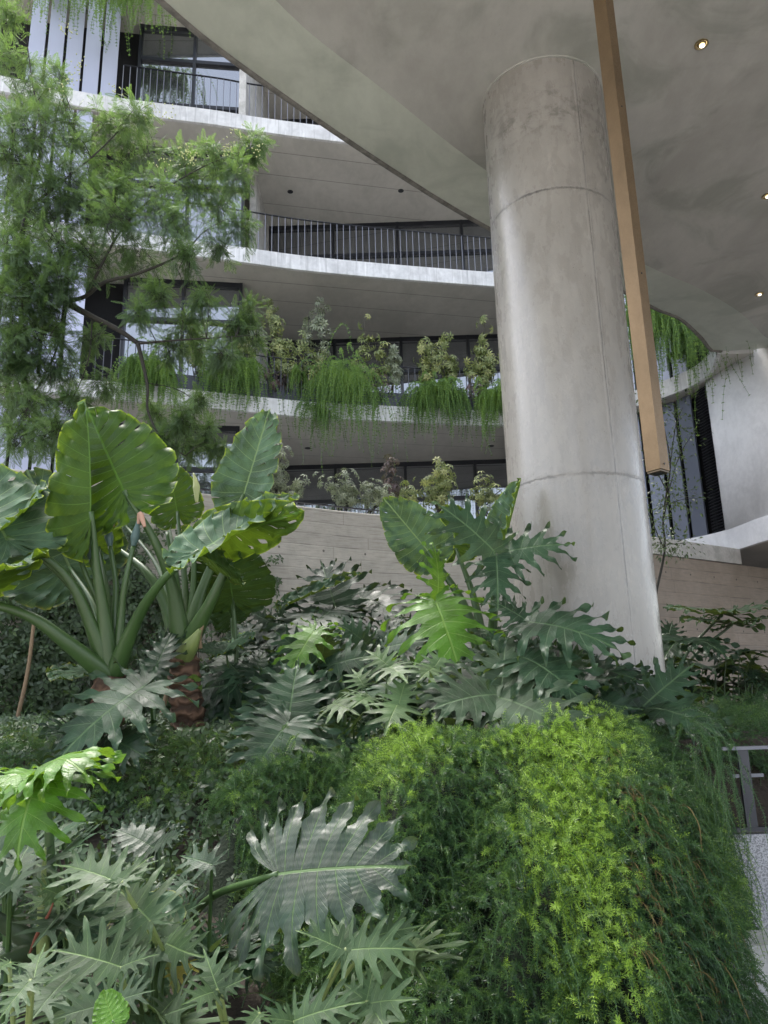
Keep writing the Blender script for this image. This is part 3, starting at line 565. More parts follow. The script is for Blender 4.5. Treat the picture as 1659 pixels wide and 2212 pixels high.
def palm(nl, l, w_, spread=140, drop=.25, fold=.3):
    Vs, Qs = [], []; k = 0
    for i in range(nl):
        a = math.radians(-spread+2*spread*i/(nl-1)) if nl < 7 else 2*math.pi*i/nl
        s = 1-.25*abs(a)/math.pi if nl < 7 else 1
        V, Q = leaf3(l*s, w_*s, fold); V = V+np.array([0, l*.08, 0]); V[:, 2] -= drop*V[:, 1]**2/l
        c_, s_ = math.cos(a), math.sin(a); V = np.c_[V[:, 0]*c_+V[:, 1]*s_, -V[:, 0]*s_+V[:, 1]*c_, V[:, 2]]; Vs.append(V); Qs.append(Q+k); k += len(V)
    return np.concatenate(Vs), np.concatenate(Qs)
def smallmat(name, dark, mid, light, tr=.25, rough=.5, under=None, trc=(.35,.5,.05), vary=None):
    M = Mt(name); t = M.attr('tone'); n2 = M.noise(1.5, 3, M.pos()); f = M.ma('ADD', t, M.ma('MULTIPLY', M.ma('SUBTRACT', n2, .5), .3))
    c = M.mx(M.rmp(f, .0, .5), dark, mid); c = M.mx(M.rmp(f, .5, 1.), c, light)
    if vary: c = M.mx(M.rmp(M.noise(60, 2, M.pos()), .5, .6, 0, .8), c, vary)
    M.set(M.b, 'Base Color', c); M.b.inputs['Roughness'].default_value = rough
    tl = M.n('BsdfTranslucent'); M.set(tl, 'Color', M.mx(.4, c, trc)); ms = M.n('MixShader'); ms.inputs[0].default_value = tr
    M.t.links.new(M.b.outputs[0], ms.inputs[1]); M.t.links.new(tl.outputs[0], ms.inputs[2]); M.t.links.new(ms.outputs[0], M.o.inputs[0]); return M.m
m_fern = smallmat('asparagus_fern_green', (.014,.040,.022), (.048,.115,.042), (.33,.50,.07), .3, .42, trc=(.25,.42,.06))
m_fernc = smallmat('balcony_fern_green', (.035,.07,.025), (.09,.18,.05), (.18,.30,.07), .35)
m_tree = smallmat('feathery_foliage', (.03,.055,.03), (.06,.115,.045), (.13,.22,.06), .38, .55, trc=(.35,.55,.08))
m_ivy = smallmat('creeper_green', (.03,.055,.025), (.055,.10,.04), (.10,.17,.06), .2, .42)
m_shrub = smallmat('variegated_shrub_leaf', (.05,.08,.03), (.13,.18,.06), (.32,.34,.12), .25, .45, vary=(.36,.36,.15))
m_shrubg = smallmat('grey_green_shrub_leaf', (.08,.10,.07), (.15,.18,.12), (.28,.32,.2), .2, .45, vary=(.32,.34,.24))
m_maroon = smallmat('maroon_leaf', (.04,.025,.03), (.08,.045,.05), (.14,.09,.08), .15)
m_slim = smallmat('slim_tree_leaf', (.03,.05,.03), (.05,.08,.04), (.09,.14,.06), .2, .35)
m_flower = simple('cream_blossom', (.42,.44,.2), .8)
# needle whorl template: local z axis (3rd row) is the stem direction
def whorl(m=6, ang=58, l=1., w_=.10, seed=0):
    R = np.random.default_rng(seed); Vs, Qs = [], []
    for i in range(m):
        a = 2*math.pi*(i+R.random()*.7)/m; e = math.radians(ang+R.random()*24-12); ll = l*(.7+.5*R.random())
        d = np.array([math.cos(a)*math.sin(e), math.sin(a)*math.sin(e), math.cos(e)]); s = np.cross(d, [R.random()-.5, R.random()-.5, 1.]); s /= np.linalg.norm(s)
        Vs += [np.zeros(3), d*ll*.45+s*w_/2, d*ll, d*ll*.45-s*w_/2]; k = 4*i; Qs.append((k, k+1, k+2, k+3))
    return np.array(Vs), np.array(Qs)
def stems_geo(paths, nlen, tone, m=6, w_=.1, ang=58, taper=.5, stemr=.0015, seed=3):
    """paths (N,K,3) -> needles + thin stems as one mesh"""
    R = np.random.default_rng(seed); N_, K_, _ = paths.shape; T = norm(np.gradient(paths, axis=1)); O = paths.reshape(-1, 3); Z_ = T.reshape(-1, 3)
    X_ = norm(np.cross(Z_, R.normal(size=Z_.shape))); Y_ = np.cross(Z_, X_); Fr = np.stack([X_, Y_, Z_], 1)
    tv, tf = whorl(m, ang, 1., w_, seed); sc = nlen*np.tile(np.linspace(1, taper, K_), N_)*(.75+.5*R.random(N_*K_)); tt = np.repeat(tone, K_)+.12*np.tile(np.linspace(-.5, 1, K_), N_)+(R.random(N_*K_)-.5)*.12
    V, Q, at = inst(tv, tf, O, Fr, sc, np.clip(tt, 0, 1))
    side = norm(np.cross(T, np.array([0., 1., .3]))); A = (paths+side*stemr).reshape(-1, 3); B = (paths-side*stemr).reshape(-1, 3); b = len(V); i = (np.arange(N_)[:, None]*K_+np.arange(K_-1)[None]).ravel(); nk = N_*K_
    Q2 = np.stack([b+i, b+i+1, b+nk+i+1, b+nk+i], 1); V = np.concatenate([V, A, B]); Q = np.concatenate([Q, Q2]); at['tone'] = np.concatenate([at['tone'], np.full(2*nk, .35)])
    return V, Q, at
def hangpaths(P0, D0, K_, step, g, R, push=None, wig=.12):
    N_ = len(P0); P = np.zeros((N_, K_, 3)); p = P0.copy(); d = norm(D0); 
    for k in range(K_):
        P[:, k] = p; d = norm(d+np.array([0, 0, -g])+R.normal(size=d.shape)*wig*.3); p = p+d*step[:, None]
        if push is not None: p = push(p)
    return P
# ------------------------------------------------------------------ asparagus fern mound
def ridge(x): return np.interp(x, [-1.6,-.9,-.64,-.2,.02,.4,.72,1.0,1.2,1.37,1.6,1.8,2.0,2.3], [-.80,-.56,-.42,-.33,-.26,-.25,-.20,-.30,-.20,-.08,-.26,-.60,-1.0,-1.5])
def mound(x, y):
    rz_ = ridge(x+.12*np.sin(y*3)+.40*(4.6-np.minimum(y, 5))); yf = 4.75-.12*np.sin(x*3.1)
    drop = np.where(y < yf, 1.0*(np.clip(yf-y, 0, 3)/1.42)**1.35, .35*(y-yf)**2); lump = .075*np.sin(x*7.3+1+1.3*np.sin(y*2.1))+.06*np.sin(x*5.1-y*6.2+2)+.035*np.sin(x*13+2*np.sin(y*5))*np.sin(y*8.3+x*3)
    edge = sst(x, -1.5, -.2); return rz_-drop*(.8+.2*edge)+lump-.6*sst(-x-.85+.36*(4.6-y), 0, .9)-1.5*sst(x-.375*y, 0, .35)
R = np.random.default_rng(11)
xs = np.linspace(-1.7, 2.35, 70); ys = np.linspace(2.2, 6.2, 60); X, Y = np.meshgrid(xs, ys); Zm = mound(X, Y)-.13
fern = root('asparagus_fern', 'huge bright green needle leaved fern mound cascading over the planter in front', 'fern', (.9, 4.5, -1.2))
idx = np.arange(70*60).reshape(60, 70); Q = np.stack([idx[:-1, :-1], idx[:-1, 1:], idx[1:, 1:], idx[1:, :-1]], -1).reshape(-1, 4)
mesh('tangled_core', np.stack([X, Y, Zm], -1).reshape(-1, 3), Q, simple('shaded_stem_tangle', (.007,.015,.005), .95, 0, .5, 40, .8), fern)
def sprigs(N_, xr, yr, K_, step, seed, off=.02, hang=.15, nrm=.8):
    """short needle sprigs standing off the mound surface"""
    R = np.random.default_rng(seed); x = R.uniform(*xr, N_); y = R.uniform(*yr, N_); k_ = (x > -.95+.42*(4.6-y)) & (x < .435*y); x, y = x[k_], y[k_]; e = .02
    nx_ = -(mound(x+e, y)-mound(x-e, y))/(2*e); ny_ = -(mound(x, y+e)-mound(x, y-e))/(2*e); w_ = np.sqrt(1+nx_**2+ny_**2); keep = R.random(len(x)) < w_/3.; x, y, nx_, ny_, w_ = x[keep], y[keep], nx_[keep], ny_[keep], w_[keep]
    Nm = np.stack([nx_, ny_, np.ones(len(x))], 1)/w_[:, None]; P0 = np.stack([x, y, mound(x, y)], 1)+Nm*(R.random(len(x))*.07-.03+off)[:, None]
    D0 = norm(Nm*nrm+R.normal(size=Nm.shape)*.5+np.array([0, -.15, -.1])); ln = R.uniform(.7, 1.4, len(x))*step
    return hangpaths(P0, D0, K_, ln, hang, R, None, wig=.3), R
def ftone(p, R):  # lime new growth, plus painted light on lump tops and shade low down
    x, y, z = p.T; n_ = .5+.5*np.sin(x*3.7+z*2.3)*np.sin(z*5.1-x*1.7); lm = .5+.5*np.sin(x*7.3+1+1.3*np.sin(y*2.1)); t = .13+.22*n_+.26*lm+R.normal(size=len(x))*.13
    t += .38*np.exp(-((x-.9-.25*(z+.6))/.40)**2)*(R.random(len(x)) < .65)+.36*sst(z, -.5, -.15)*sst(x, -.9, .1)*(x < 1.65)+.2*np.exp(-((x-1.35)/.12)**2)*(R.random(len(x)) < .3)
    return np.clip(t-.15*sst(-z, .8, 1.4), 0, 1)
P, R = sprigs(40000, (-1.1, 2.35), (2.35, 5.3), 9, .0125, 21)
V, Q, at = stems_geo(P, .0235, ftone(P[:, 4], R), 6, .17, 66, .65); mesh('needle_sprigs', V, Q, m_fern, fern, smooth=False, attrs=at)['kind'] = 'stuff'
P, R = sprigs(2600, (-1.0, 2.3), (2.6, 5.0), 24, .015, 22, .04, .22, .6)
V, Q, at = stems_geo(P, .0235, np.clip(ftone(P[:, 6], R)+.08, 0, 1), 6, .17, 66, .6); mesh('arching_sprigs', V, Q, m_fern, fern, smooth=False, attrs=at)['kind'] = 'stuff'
R = np.random.default_rng(31); n_ = 240; y = R.uniform(3.3, 4.7, n_); x = .22*y+R.normal(0, .12, n_)*(1+(R.random(n_) < .3)*2.5); P0 = np.stack([x, y, mound(x, y)+.05], 1); D0 = np.stack([R.normal(size=n_)*.3, -.6+R.normal(size=n_)*.2, np.full(n_, .35)], 1)
P = hangpaths(P0, D0, 26, R.uniform(.012, .02, n_), .3, R, lambda p: np.stack([p[:, 0], p[:, 1], np.maximum(p[:, 2], mound(p[:, 0], p[:, 1])+.05)], 1), wig=.4)
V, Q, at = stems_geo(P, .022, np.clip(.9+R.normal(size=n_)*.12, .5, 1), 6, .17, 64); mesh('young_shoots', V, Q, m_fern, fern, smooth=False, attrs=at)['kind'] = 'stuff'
R = np.random.default_rng(33); n_ = 170; y = R.uniform(3.4, 4.5, n_); x = y*R.normal(.31, .03, n_); P0 = np.stack([x, y, mound(x, y)+.03], 1); D0 = np.stack([.2+R.normal(size=n_)*.3, -.5+R.normal(size=n_)*.2, np.full(n_, .2)], 1)
P = hangpaths(P0, D0, 22, R.uniform(.012, .02, n_), .3, R, lambda p: np.stack([p[:, 0], p[:, 1], np.maximum(p[:, 2], mound(p[:, 0], p[:, 1])+.05)], 1), wig=.4)
V, Q, at = stems_geo(P, .016, np.full(n_, .5), 4, .12, 60, .6, .002); mesh('dry_stems', V, Q, simple('dry_brown_needles', (.16,.12,.045), .9), fern, smooth=False, attrs=at)['kind'] = 'stuff'
# stray trailing stems along the right edge
n_ = 34; y = R.uniform(3.7, 4.7, n_); x = y*R.uniform(.36, .415, n_); P0 = np.stack([x, y, ridge(x)+.02], 1); D0 = np.stack([.5+R.normal(size=n_)*.3, -.35+R.normal(size=n_)*.3, np.full(n_, .35)], 1)
P = hangpaths(P0, D0, 46, R.uniform(.006, .015, n_), .2, R, None, .45); V, Q, at = stems_geo(P, .024, np.clip(.25+R.normal(size=n_)*.15, 0, 1), 6, .16, 64); mesh('trailing_stems', V, Q, m_fern, fern, smooth=False, attrs=at)['kind'] = 'stuff'
def patch_fern(name, label, cx, cy, rx_, ry_, n_, top, tone, seed, nl=.02, ht=.2, loc=None, group=None):
    R = np.random.default_rng(seed); a = R.random(n_)*6.28; q = np.sqrt(R.random(n_)); x = cx+rx_*q*np.cos(a); y = cy+ry_*q*np.sin(a); z = top(x, y); P0 = np.stack([x, y, z], 1)
    D0 = np.stack([R.normal(size=n_)*.5, -.3+R.normal(size=n_)*.5, .8+0*x], 1); P = hangpaths(P0, D0, 14, R.uniform(.6, 1.3, n_)*ht/14*1.2, .15, R, None, .35); V, Q, at = stems_geo(P, nl*1.1, np.clip(tone+R.normal(size=n_)*.15, 0, 1), 6, .17, 66)
    o = mesh(name, V, Q, m_fern, None, smooth=False, attrs=at, origin=(cx, cy, float(top(np.array([cx]), np.array([cy]))[0]))); tag(o, label, 'fern', group); return o
patch_fern('asparagus_fern', 'low dark green needle fern bank behind the handrail at the right', 3.2, 6.6, 1.5, 1.2, 2600, lambda x, y: -.20+.08*np.sin(x*3)*np.sin(y*4)-.10*(7.3-y), .36, 5, .024, .3)
patch_fern('asparagus_fern', 'strip of dark needle fern directly behind the handrail posts', 3.0, 5.75, 1.3, .5, 1300, lambda x, y: -.30-.5*np.clip(5.7-y, 0, 1)+.04*np.sin(x*9), .3, 15, .024, .22)
patch_fern('asparagus_fern', 'small needle fern tuft at the foot of the brown ringed trunk', -1.45, 5.1, .5, .35, 420, lambda x, y: gz(x, y)+.05, .5, 6, .018, .2)
patch_fern('asparagus_fern', 'dark needle fern at the left edge beside the drooping glossy leaf', -2.35, 4.9, .4, .6, 420, lambda x, y: gz(x, y)+.05+0*x, .3, 8, .02, .3)
patch_fern('asparagus_fern', 'low needle fern growing in the dark gap beneath the giant split leaf', -.25, 3.85, .35, .5, 420, lambda x, y: gz(x, y)+.02, .25, 9, .018, .22)
# ------------------------------------------------------------------ creeper on the bank and on the wall
def creeper(name, label, O, Nn, sc, tone, seed, loc, tmpl=None):
    R = np.random.default_rng(seed); n_ = len(O); Yd = norm(np.cross(Nn, R.normal(size=(n_, 3)))+np.array([0, 0, -.7])); Fr = frames(Yd, Nn)
    tv, tf = tmpl or palm(5, 1., .52, 125, .2, .25); V, Q, at = inst(tv, tf, O, Fr, sc, tone); o = mesh(name, V, Q, m_ivy, None, smooth=True, attrs=at, origin=loc); return o
R = np.random.default_rng(41); n_ = 6500; x = R.uniform(-3.6, .3, n_); y = R.uniform(4.1, 7.6, n_); z = gz(x, y)+.03+.13*R.random(n_)
lf = R.random(n_); Nn = np.stack([R.normal(size=n_)*.35, -.6+R.normal(size=n_)*.3, .7+R.normal(size=n_)*.3], 1)
o = creeper('ground_creeper', '', np.stack([x, y, z], 1), Nn, R.uniform(.035, .075, n_), np.clip(.35+.2*np.sin(x*4)*np.sin(y*5)+R.normal(size=n_)*.2, 0, 1), 1, (-1.5, 5.5, -.7)); tag(o, 'mixed dark ivy and five fingered creeper covering the planted bank', 'ground cover', kind='stuff')
# wall creeper
wl_s = crom(wallcurve, 2000)
def on_wall(x): return np.interp(x, wl_s[:, 0], wl_s[:, 1])
R = np.random.default_rng(42); n_ = 3600; cxs = []; 
while len(cxs) < n_:
    u, v = R.uniform(-30, 600), R.uniform(1130, 1640); 
    keep = np.interp(v, [1130,1230,1350,1640], [.1,.55,.85,.8])*np.interp(u, [0,250,420,600], [1,.9,.35,.12])*(.35+.65*(math.sin(u*.021+v*.013)*math.sin(v*.02-u*.01) > -.25))
    if R.random() < keep:
        Yy = 8.5
        for _ in range(4): q = onY(u, v, Yy); Yy = float(on_wall(q[0]))
        cxs.append(q+np.array([.5,-.85,0])*R.uniform(.02, .22))
O = np.array(cxs); Nn = np.stack([.45+R.normal(size=n_)*.35, -.8+R.normal(size=n_)*.3, .35+R.normal(size=n_)*.3], 1)
o = creeper('wall_creeper', '', O, Nn, R.uniform(.05, .10, n_), np.clip(.3+R.normal(size=n_)*.22, 0, 1), 2, (-3.2, 8.2, -.3)); tag(o, 'leafy five fingered creeper climbing the left retaining wall', 'creeper')
st = []
for k in range(38):
    u, v = R.uniform(0, 560), 1600; pts = []
    for j in range(6):
        Yy = 8.5
        for _ in range(4): q = onY(u, v, Yy); Yy = float(on_wall(q[0]))
        pts.append(q+np.array([.03,-.06,0])); u += R.normal()*30; v -= R.uniform(30, 90)
    st.append(tube(pts, [.008, .004], 5, 16))
mesh('vine_stem', *cat_geo(st), m_bark, o)
def cane(label, a, b, y, r=.022):
    P = [onY(*a, y), (onY(*a, y)+onY(*b, y+.1))/2+np.array([.03,0,0]), onY(*b, y+.1)]; o = mesh('woody_stem', *tube(P, [r, r*.8], 8, 12), m_twig, origin=P[0]); tag(o, label, 'stem')
cane('tan woody stem leaning on the wall at the far left edge', (28,1590), (75,1330), 7.6)
cane('tan woody stem rising between the two elephant ear plants', (345,1560), (385,1330), 7.4)
# ------------------------------------------------------------------ elephant ear plants
def tr_pts(p): return [onY(u, v, y) for u, v, y in p]
def petiole(parent, pts, R_, mat=m_pet, name='petiole', flat=.8): return mesh(name, *tube(tr_pts(pts), R_, 12, 26, flat), mat, parent)
def trunk(parent, pts, R_, n=26):
    P = crom(tr_pts(pts), n); V = []; seg = 20
    for i, p in enumerate(P):
        r = np.interp(i/(n-1), np.linspace(0, 1, len(R_)), R_)*(1+.13*(math.sin(i*2.4)*math.sin(i*.9+1)))
        for j in range(seg): a = 2*math.pi*j/seg; rr = r*(1+.07*math.sin(3*a+i*.7)+.05*math.sin(5*a-i*1.9)); V.append((p[0]+rr*math.cos(a), p[1]+rr*math.sin(a), p[2]+.012*math.sin(2*a+i)))
    Q = [(i*seg+j, i*seg+(j+1) % seg, (i+1)*seg+(j+1) % seg, (i+1)*seg+j) for i in range(n-1) for j in range(seg)]; return mesh('trunk', V, Q, m_trunk, parent)
ba = onY(235, 1500, 5.6); A = root('elephant_ear', 'tall elephant ear plant at left with thick stems fanning from one crown', 'plant', (ba[0], ba[1], gz(0, 5.6)))
trunk(A, [(232,1680,5.6),(230,1560,5.6),(238,1460,5.6)], [.13,.12,.11])
o = leaf(A, 'aloc', L_aloc, (197,1125), 5.3, (186,866), 5.35, N=(-.85,.45,.1), fold=1.12, wr=.72, ky=-.15); petiole(o, [(238,1455,5.6),(224,1330,5.5),(208,1220,5.4),(197,1105,5.3)], [.085,.05,.032,.018])
o = leaf(A, 'aloc', L_aloc, (14,1165), 5.2, (-60,1010), 5.5, N=(.3,-.8,.6), fold=.1, wr=1.2); petiole(o, [(235,1450,5.6),(160,1270,5.4),(85,1195,5.3),(14,1160,5.2)], [.075,.045,.03,.018])
leaf(A, 'aloc', L_aloc, (20,1150), 5.5, (85,1075), 5.1, N=(-.1,-.8,.6), wr=1.4, ky=.3, base=(235,1430), yb=5.65, pr=(.03,.016))
o = leaf(A, 'aloc', L_aloc, (-70,1290), 5.2, (40,1225), 4.6, N=(-.2,-.3,.9), wr=1.2, ky=.5); petiole(o, [(240,1465,5.6),(140,1385,5.4),(60,1330,5.3),(-70,1290,5.2)], [.08,.055,.035,.025])
o = leaf(A, 'aloc', L_aloc, (430,1192), 5.0, (642,1072), 5.1, N=(-.25,-.62,.75), fold=.30, wr=.78, ky=.1); petiole(o, [(245,1460,5.6),(300,1330,5.35),(360,1245,5.1),(430,1190,5.0)], [.075,.045,.03,.016])
leaf(A, 'aloc', L_alocd, (150,1225), 6.2, (60,1020), 6.3, N=(.1,-.9,.35), wr=1.15, base=(235,1440), yb=5.8, pr=(.03,.014), label='older dull leaf with browned wavy rim')
leaf(A, 'aloc', L_aloc, (214,1182), 5.9, (150,1085), 5.8, N=(.2,.9,.5), wr=1.25, base=(240,1440), yb=5.6, pr=(.035,.012))
leaf(A, 'aloc', L_alocd, (205,1450), 5.9, (122,1468), 5.4, N=(0,-.5,.8), wr=1.1, base=(235,1500), yb=5.7, pr=(.02,.01))
for pts, r_ in [([(240,1440,5.6),(222,1330,5.55),(185,1240,5.5),(172,1205,5.5)], [.05,.024,.018]), ([(243,1440,5.6),(232,1330,5.55),(212,1260,5.5),(196,1208,5.5)], [.045,.022,.016]), ([(248,1440,5.6),(248,1330,5.6),(250,1260,5.6),(238,1180,5.6)], [.05,.024,.018]), ([(252,1440,5.6),(262,1330,5.55),(270,1260,5.5),(288,1180,5.5)], [.05,.024,.018])]:
    petiole(A, pts, r_, m_pet, 'flower_stalk'); q = pts[-1]; dx = (q[0]-pts[-2][0])*.6
    sp = petiole(A, [q, (q[0]+dx*.5, q[1]-28, q[2]), (q[0]+dx, q[1]-55, q[2])], [.016,.034,.024,.008], simple('blue_green_spathe', (.07,.12,.11), .5), 'spathe', 1.)
    petiole(sp, [(q[0]+dx, q[1]-48, q[2]-.01), (q[0]+dx+4, q[1]-70, q[2]-.02), (q[0]+dx+14, q[1]-42, q[2]-.05)], [.01,.022,.012], simple('withered_pink_tip', (.42,.25,.18), .8), 'withered_tip', .5)
bb = onY(400, 1500, 5.9); B = root('elephant_ear', 'tall elephant ear plant on a thick ringed brown trunk left of centre', 'plant', (bb[0], bb[1], gz(0, 5.9)))
trunk(B, [(412,1620,5.9),(402,1520,5.9),(398,1460,5.9),(395,1400,5.9)], [.12,.125,.115,.11])
o = leaf(B, 'aloc', L_back, (268,1062), 5.5, (190,884), 5.6, N=(-.10,.95,.25), fold=.12, wr=1.2, ky=-.1, twist=0.); petiole(o, [(393,1400,5.9),(372,1270,5.75),(335,1170,5.6),(268,1060,5.5)], [.095,.05,.032,.017])
o = leaf(B, 'aloc', L_aloc, (527,1068), 6.1, (583,884), 6.0, N=(-.35,-.85,.35), fold=.15, wr=.95); petiole(o, [(400,1400,5.9),(430,1290,6.0),(480,1170,6.05),(527,1068,6.1)], [.08,.042,.028,.015])
o = leaf(B, 'aloc', L_aloc, (383,1105), 6.3, (362,1000), 6.3, N=(.05,.95,.3), fold=.05, wr=1.15); petiole(o, [(398,1400,5.9),(400,1270,6.1),(392,1190,6.2),(383,1105,6.3)], [.07,.03,.022,.013])
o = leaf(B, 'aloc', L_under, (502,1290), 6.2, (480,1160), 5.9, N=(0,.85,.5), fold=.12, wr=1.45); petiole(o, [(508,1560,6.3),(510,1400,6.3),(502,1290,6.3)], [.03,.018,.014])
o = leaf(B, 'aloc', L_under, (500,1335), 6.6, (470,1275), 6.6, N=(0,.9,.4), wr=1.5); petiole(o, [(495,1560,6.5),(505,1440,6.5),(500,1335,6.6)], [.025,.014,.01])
leaf(B, 'aloc', L_aloc, (488,1402), 6.2, (548,1375), 6.0, N=(0,-.6,.8), wr=1.2, base=(500,1560), yb=6.3, pr=(.016,.008))
leaf(B, 'aloc', L_alocd, (488,1402), 6.2, (425,1405), 6.1, N=(0,-.6,.8), wr=1.1)
leaf(B, 'aloc', L_aloc, (265,1128), 6.9, (255,1060), 6.9, N=(0,-.9,.35), wr=1.5, base=(395,1400), yb=6.0, pr=(.03,.012))
leaf(B, 'aloc', L_aloc, (335,1050), 6.8, (300,1010), 6.4, N=(0,-.7,.6), wr=1.3, base=(395,1400), yb=6.0, pr=(.03,.012))
leaf(B, 'aloc', L_alocd, (430,1195), 5.6, (520,1245), 5.2, N=(.2,.5,.7), wr=.9)
petiole(B, [(400,1405,5.9),(450,1310,5.7),(500,1210,5.6),(560,1130,5.4)], [.09,.045,.028,.016], m_pet, 'petiole')
leaf(B, 'aloc', L_aloc, (470,1165), 5.3, (652,1105), 4.8, N=(.1,.75,.45), fold=.25, wr=.55, label='yellow rimmed leaf seen from below')
petiole(B, [(395,1420,5.85),(415,1390,5.75),(432,1360,5.7)], [.08,.06,.015], m_pety, 'cut_stub'); petiole(B, [(432,1400,5.8),(428,1375,5.75),(440,1352,5.7)], [.02,.03,.004], m_twig, 'dry_sheath')
petiole(B, [(392,1400,5.9),(350,1290,5.95),(310,1230,6.0),(255,1185,6.2)], [.09,.045,.03,.016])
for q in ((360,1150),(420,1140)): petiole(B, [(397,1400,5.9),((397+q[0])/2+8,1290,6.),(q[0],q[1],6.1)], [.05,.025,.014])
petiole(B, [(425,1085,6.0),(424,1050,6.0),(418,1022,6.0)], [.012,.03,.006], simple('cream_spathe', (.45,.48,.22), .5), 'spathe', .8)
be = onY(1040, 1450, 6.3); E_ = root('elephant_ear', 'elephant ear plant against the left side of the column', 'plant', (be[0]-.1, 6.2, gz(0, 6.2)))
leaf(E_, 'aloc', L_aloc, (924,1190), 6.2, (830,1078), 6.15, N=(.1,-.95,.15), fold=.05, wr=1.0, base=(1050,1450), yb=6.2, pr=(.06,.016))
leaf(E_, 'aloc', L_aloc, (985,1185), 6.5, (975,1088), 6.5, N=(.1,.95,.2), fold=.05, wr=1.2, base=(1055,1450), yb=6.3, pr=(.05,.014))
leaf(E_, 'aloc', L_aloc, (1092,1172), 5.9, (1126,1036), 5.95, N=(-.8,-.5,.25), fold=.75, wr=.8, base=(1060,1450), yb=6.1, pr=(.05,.014))
petiole(E_, [(1050,1470,6.1),(1062,1360,6.0),(1064,1262,5.95)], [.04,.03,.006], m_pet, 'new_leaf_roll')
# ------------------------------------------------------------------ split leaved plants
def plant(label, px, y, z=None, name='split_leaf_philodendron', group=None):
    p = onY(*px, y); z_ = float(gz(p[0], y)) if z is None else z; return root(name, label, 'plant', (p[0], y, z_), group), np.array([p[0], y, z_+.02])
p, b = plant('split leaved plant whose big blue green leaf hangs before the left brown trunk', (330,1650), 5.5)
leaf(p, 'phil', L_phil, (312,1482), 5.0, (150,1625), 4.7, N=(-.15,-.75,.6), wr=.95, ky=.5, kx=.25, base=b, bend=.1)
leaf(p, 'phil', L_phild, (335,1445), 5.6, (372,1372), 5.8, N=(0,-.7,.6), wr=.8, ky=.2, base=b)
p, b = plant('split leaved plant with one broad dull leaf spreading low at centre left', (640,1660), 5.4)
leaf(p, 'phil', L_phil, (622,1560), 5.0, (548,1672), 4.75, N=(-.1,-.8,.55), wr=1.25, ky=.3, kx=.2, base=b)
leaf(p, 'phil', L_phil, (624,1552), 5.1, (640,1448), 5.35, N=(0,-.85,.5), wr=1.3, ky=.2, kx=.3, base=b)
p, b = plant('dark split leaved clump in front of the retaining wall at centre', (720,1560), 6.6)
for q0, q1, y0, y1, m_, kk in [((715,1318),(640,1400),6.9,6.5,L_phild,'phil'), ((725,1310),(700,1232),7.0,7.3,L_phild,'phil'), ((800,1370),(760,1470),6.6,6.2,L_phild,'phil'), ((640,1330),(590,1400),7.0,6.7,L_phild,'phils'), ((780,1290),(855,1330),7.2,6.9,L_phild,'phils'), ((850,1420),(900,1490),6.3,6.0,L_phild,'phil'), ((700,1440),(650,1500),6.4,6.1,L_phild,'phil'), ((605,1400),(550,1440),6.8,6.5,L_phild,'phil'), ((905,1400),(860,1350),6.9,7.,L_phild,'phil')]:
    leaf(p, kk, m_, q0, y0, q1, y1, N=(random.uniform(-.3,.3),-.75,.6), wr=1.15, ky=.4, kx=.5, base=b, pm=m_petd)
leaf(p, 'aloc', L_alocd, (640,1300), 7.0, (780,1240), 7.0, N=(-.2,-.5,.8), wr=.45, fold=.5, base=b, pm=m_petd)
p, b = plant('small bright yellow green new leaf of a split leaved plant left of centre', (650,1520), 6.2)
leaf(p, 'phils', L_philb, (680,1362), 5.9, (632,1450), 5.75, N=(-.1,-.7,.6), wr=.9, ky=.5, kx=.6, base=b)
p, b = plant('split leaved plant with shiny fresh green drooping leaf in front of the wall', (960,1520), 5.9)
leaf(p, 'phils', L_philb, (941,1300), 5.5, (985,1428), 5.25, N=(-.05,-.8,.55), wr=1.25, ky=.5, kx=1.2, base=b)
leaf(p, 'phils', L_philb, (945,1290), 5.6, (935,1195), 5.7, N=(.6,-.6,.4), wr=.7, ky=.6, kx=1.6, base=b)
p, b = plant('tall split leaved plant with twin dark leaves touching the column', (1060,1480), 5.85)
leaf(p, 'phils', L_phil, (1068,1192), 5.5, (962,1105), 5.55, N=(-.2,-.75,.5), wr=.95, ky=.5, kx=.7, base=b, pr=(.03,.012))
leaf(p, 'phils', L_phil, (1075,1197), 5.55, (1205,1180), 5.5, N=(.1,-.75,.55), wr=1.0, ky=.4, kx=.6, base=b, pr=(.03,.012))
leaf(p, 'phils', L_phil, (1072,1200), 5.5, (1075,1290), 5.3, N=(0,-.85,.5), wr=.9, ky=.3, kx=.6, base=b, pr=(.02,.01))
p, b = plant('split leaved plant with a broad arching leaf over the foot of the column', (1120,1500), 5.7)
leaf(p, 'phil', L_phil, (1143,1344), 5.35, (1310,1400), 5.1, N=(.05,-.7,.7), wr=.95, ky=.6, kx=.55, base=b, pr=(.03,.012))
leaf(p, 'phil', L_phild, (1220,1440), 5.6, (1360,1470), 5.4, N=(.1,-.6,.7), wr=.9, ky=.6, kx=.5, base=b, pr=(.02,.01))
leaf(p, 'phils', L_phil, (1135,1338), 5.4, (1062,1300), 5.5, N=(0,-.7,.6), wr=.9, ky=.3, kx=.5, base=b)
p, b = plant('large dusty split leaved plant in the middle above the fern mound', (1080,1600), 5.4)
leaf(p, 'phil', L_philg, (1079,1507), 4.95, (1245,1605), 4.65, N=(0,-.7,.7), wr=1.0, ky=.7, kx=.4, base=b, pr=(.03,.012))
leaf(p, 'phil', L_philg, (1075,1500), 5.0, (950,1530), 4.8, N=(-.1,-.75,.6), wr=1.1, ky=.5, kx=.5, base=b, pr=(.02,.01))
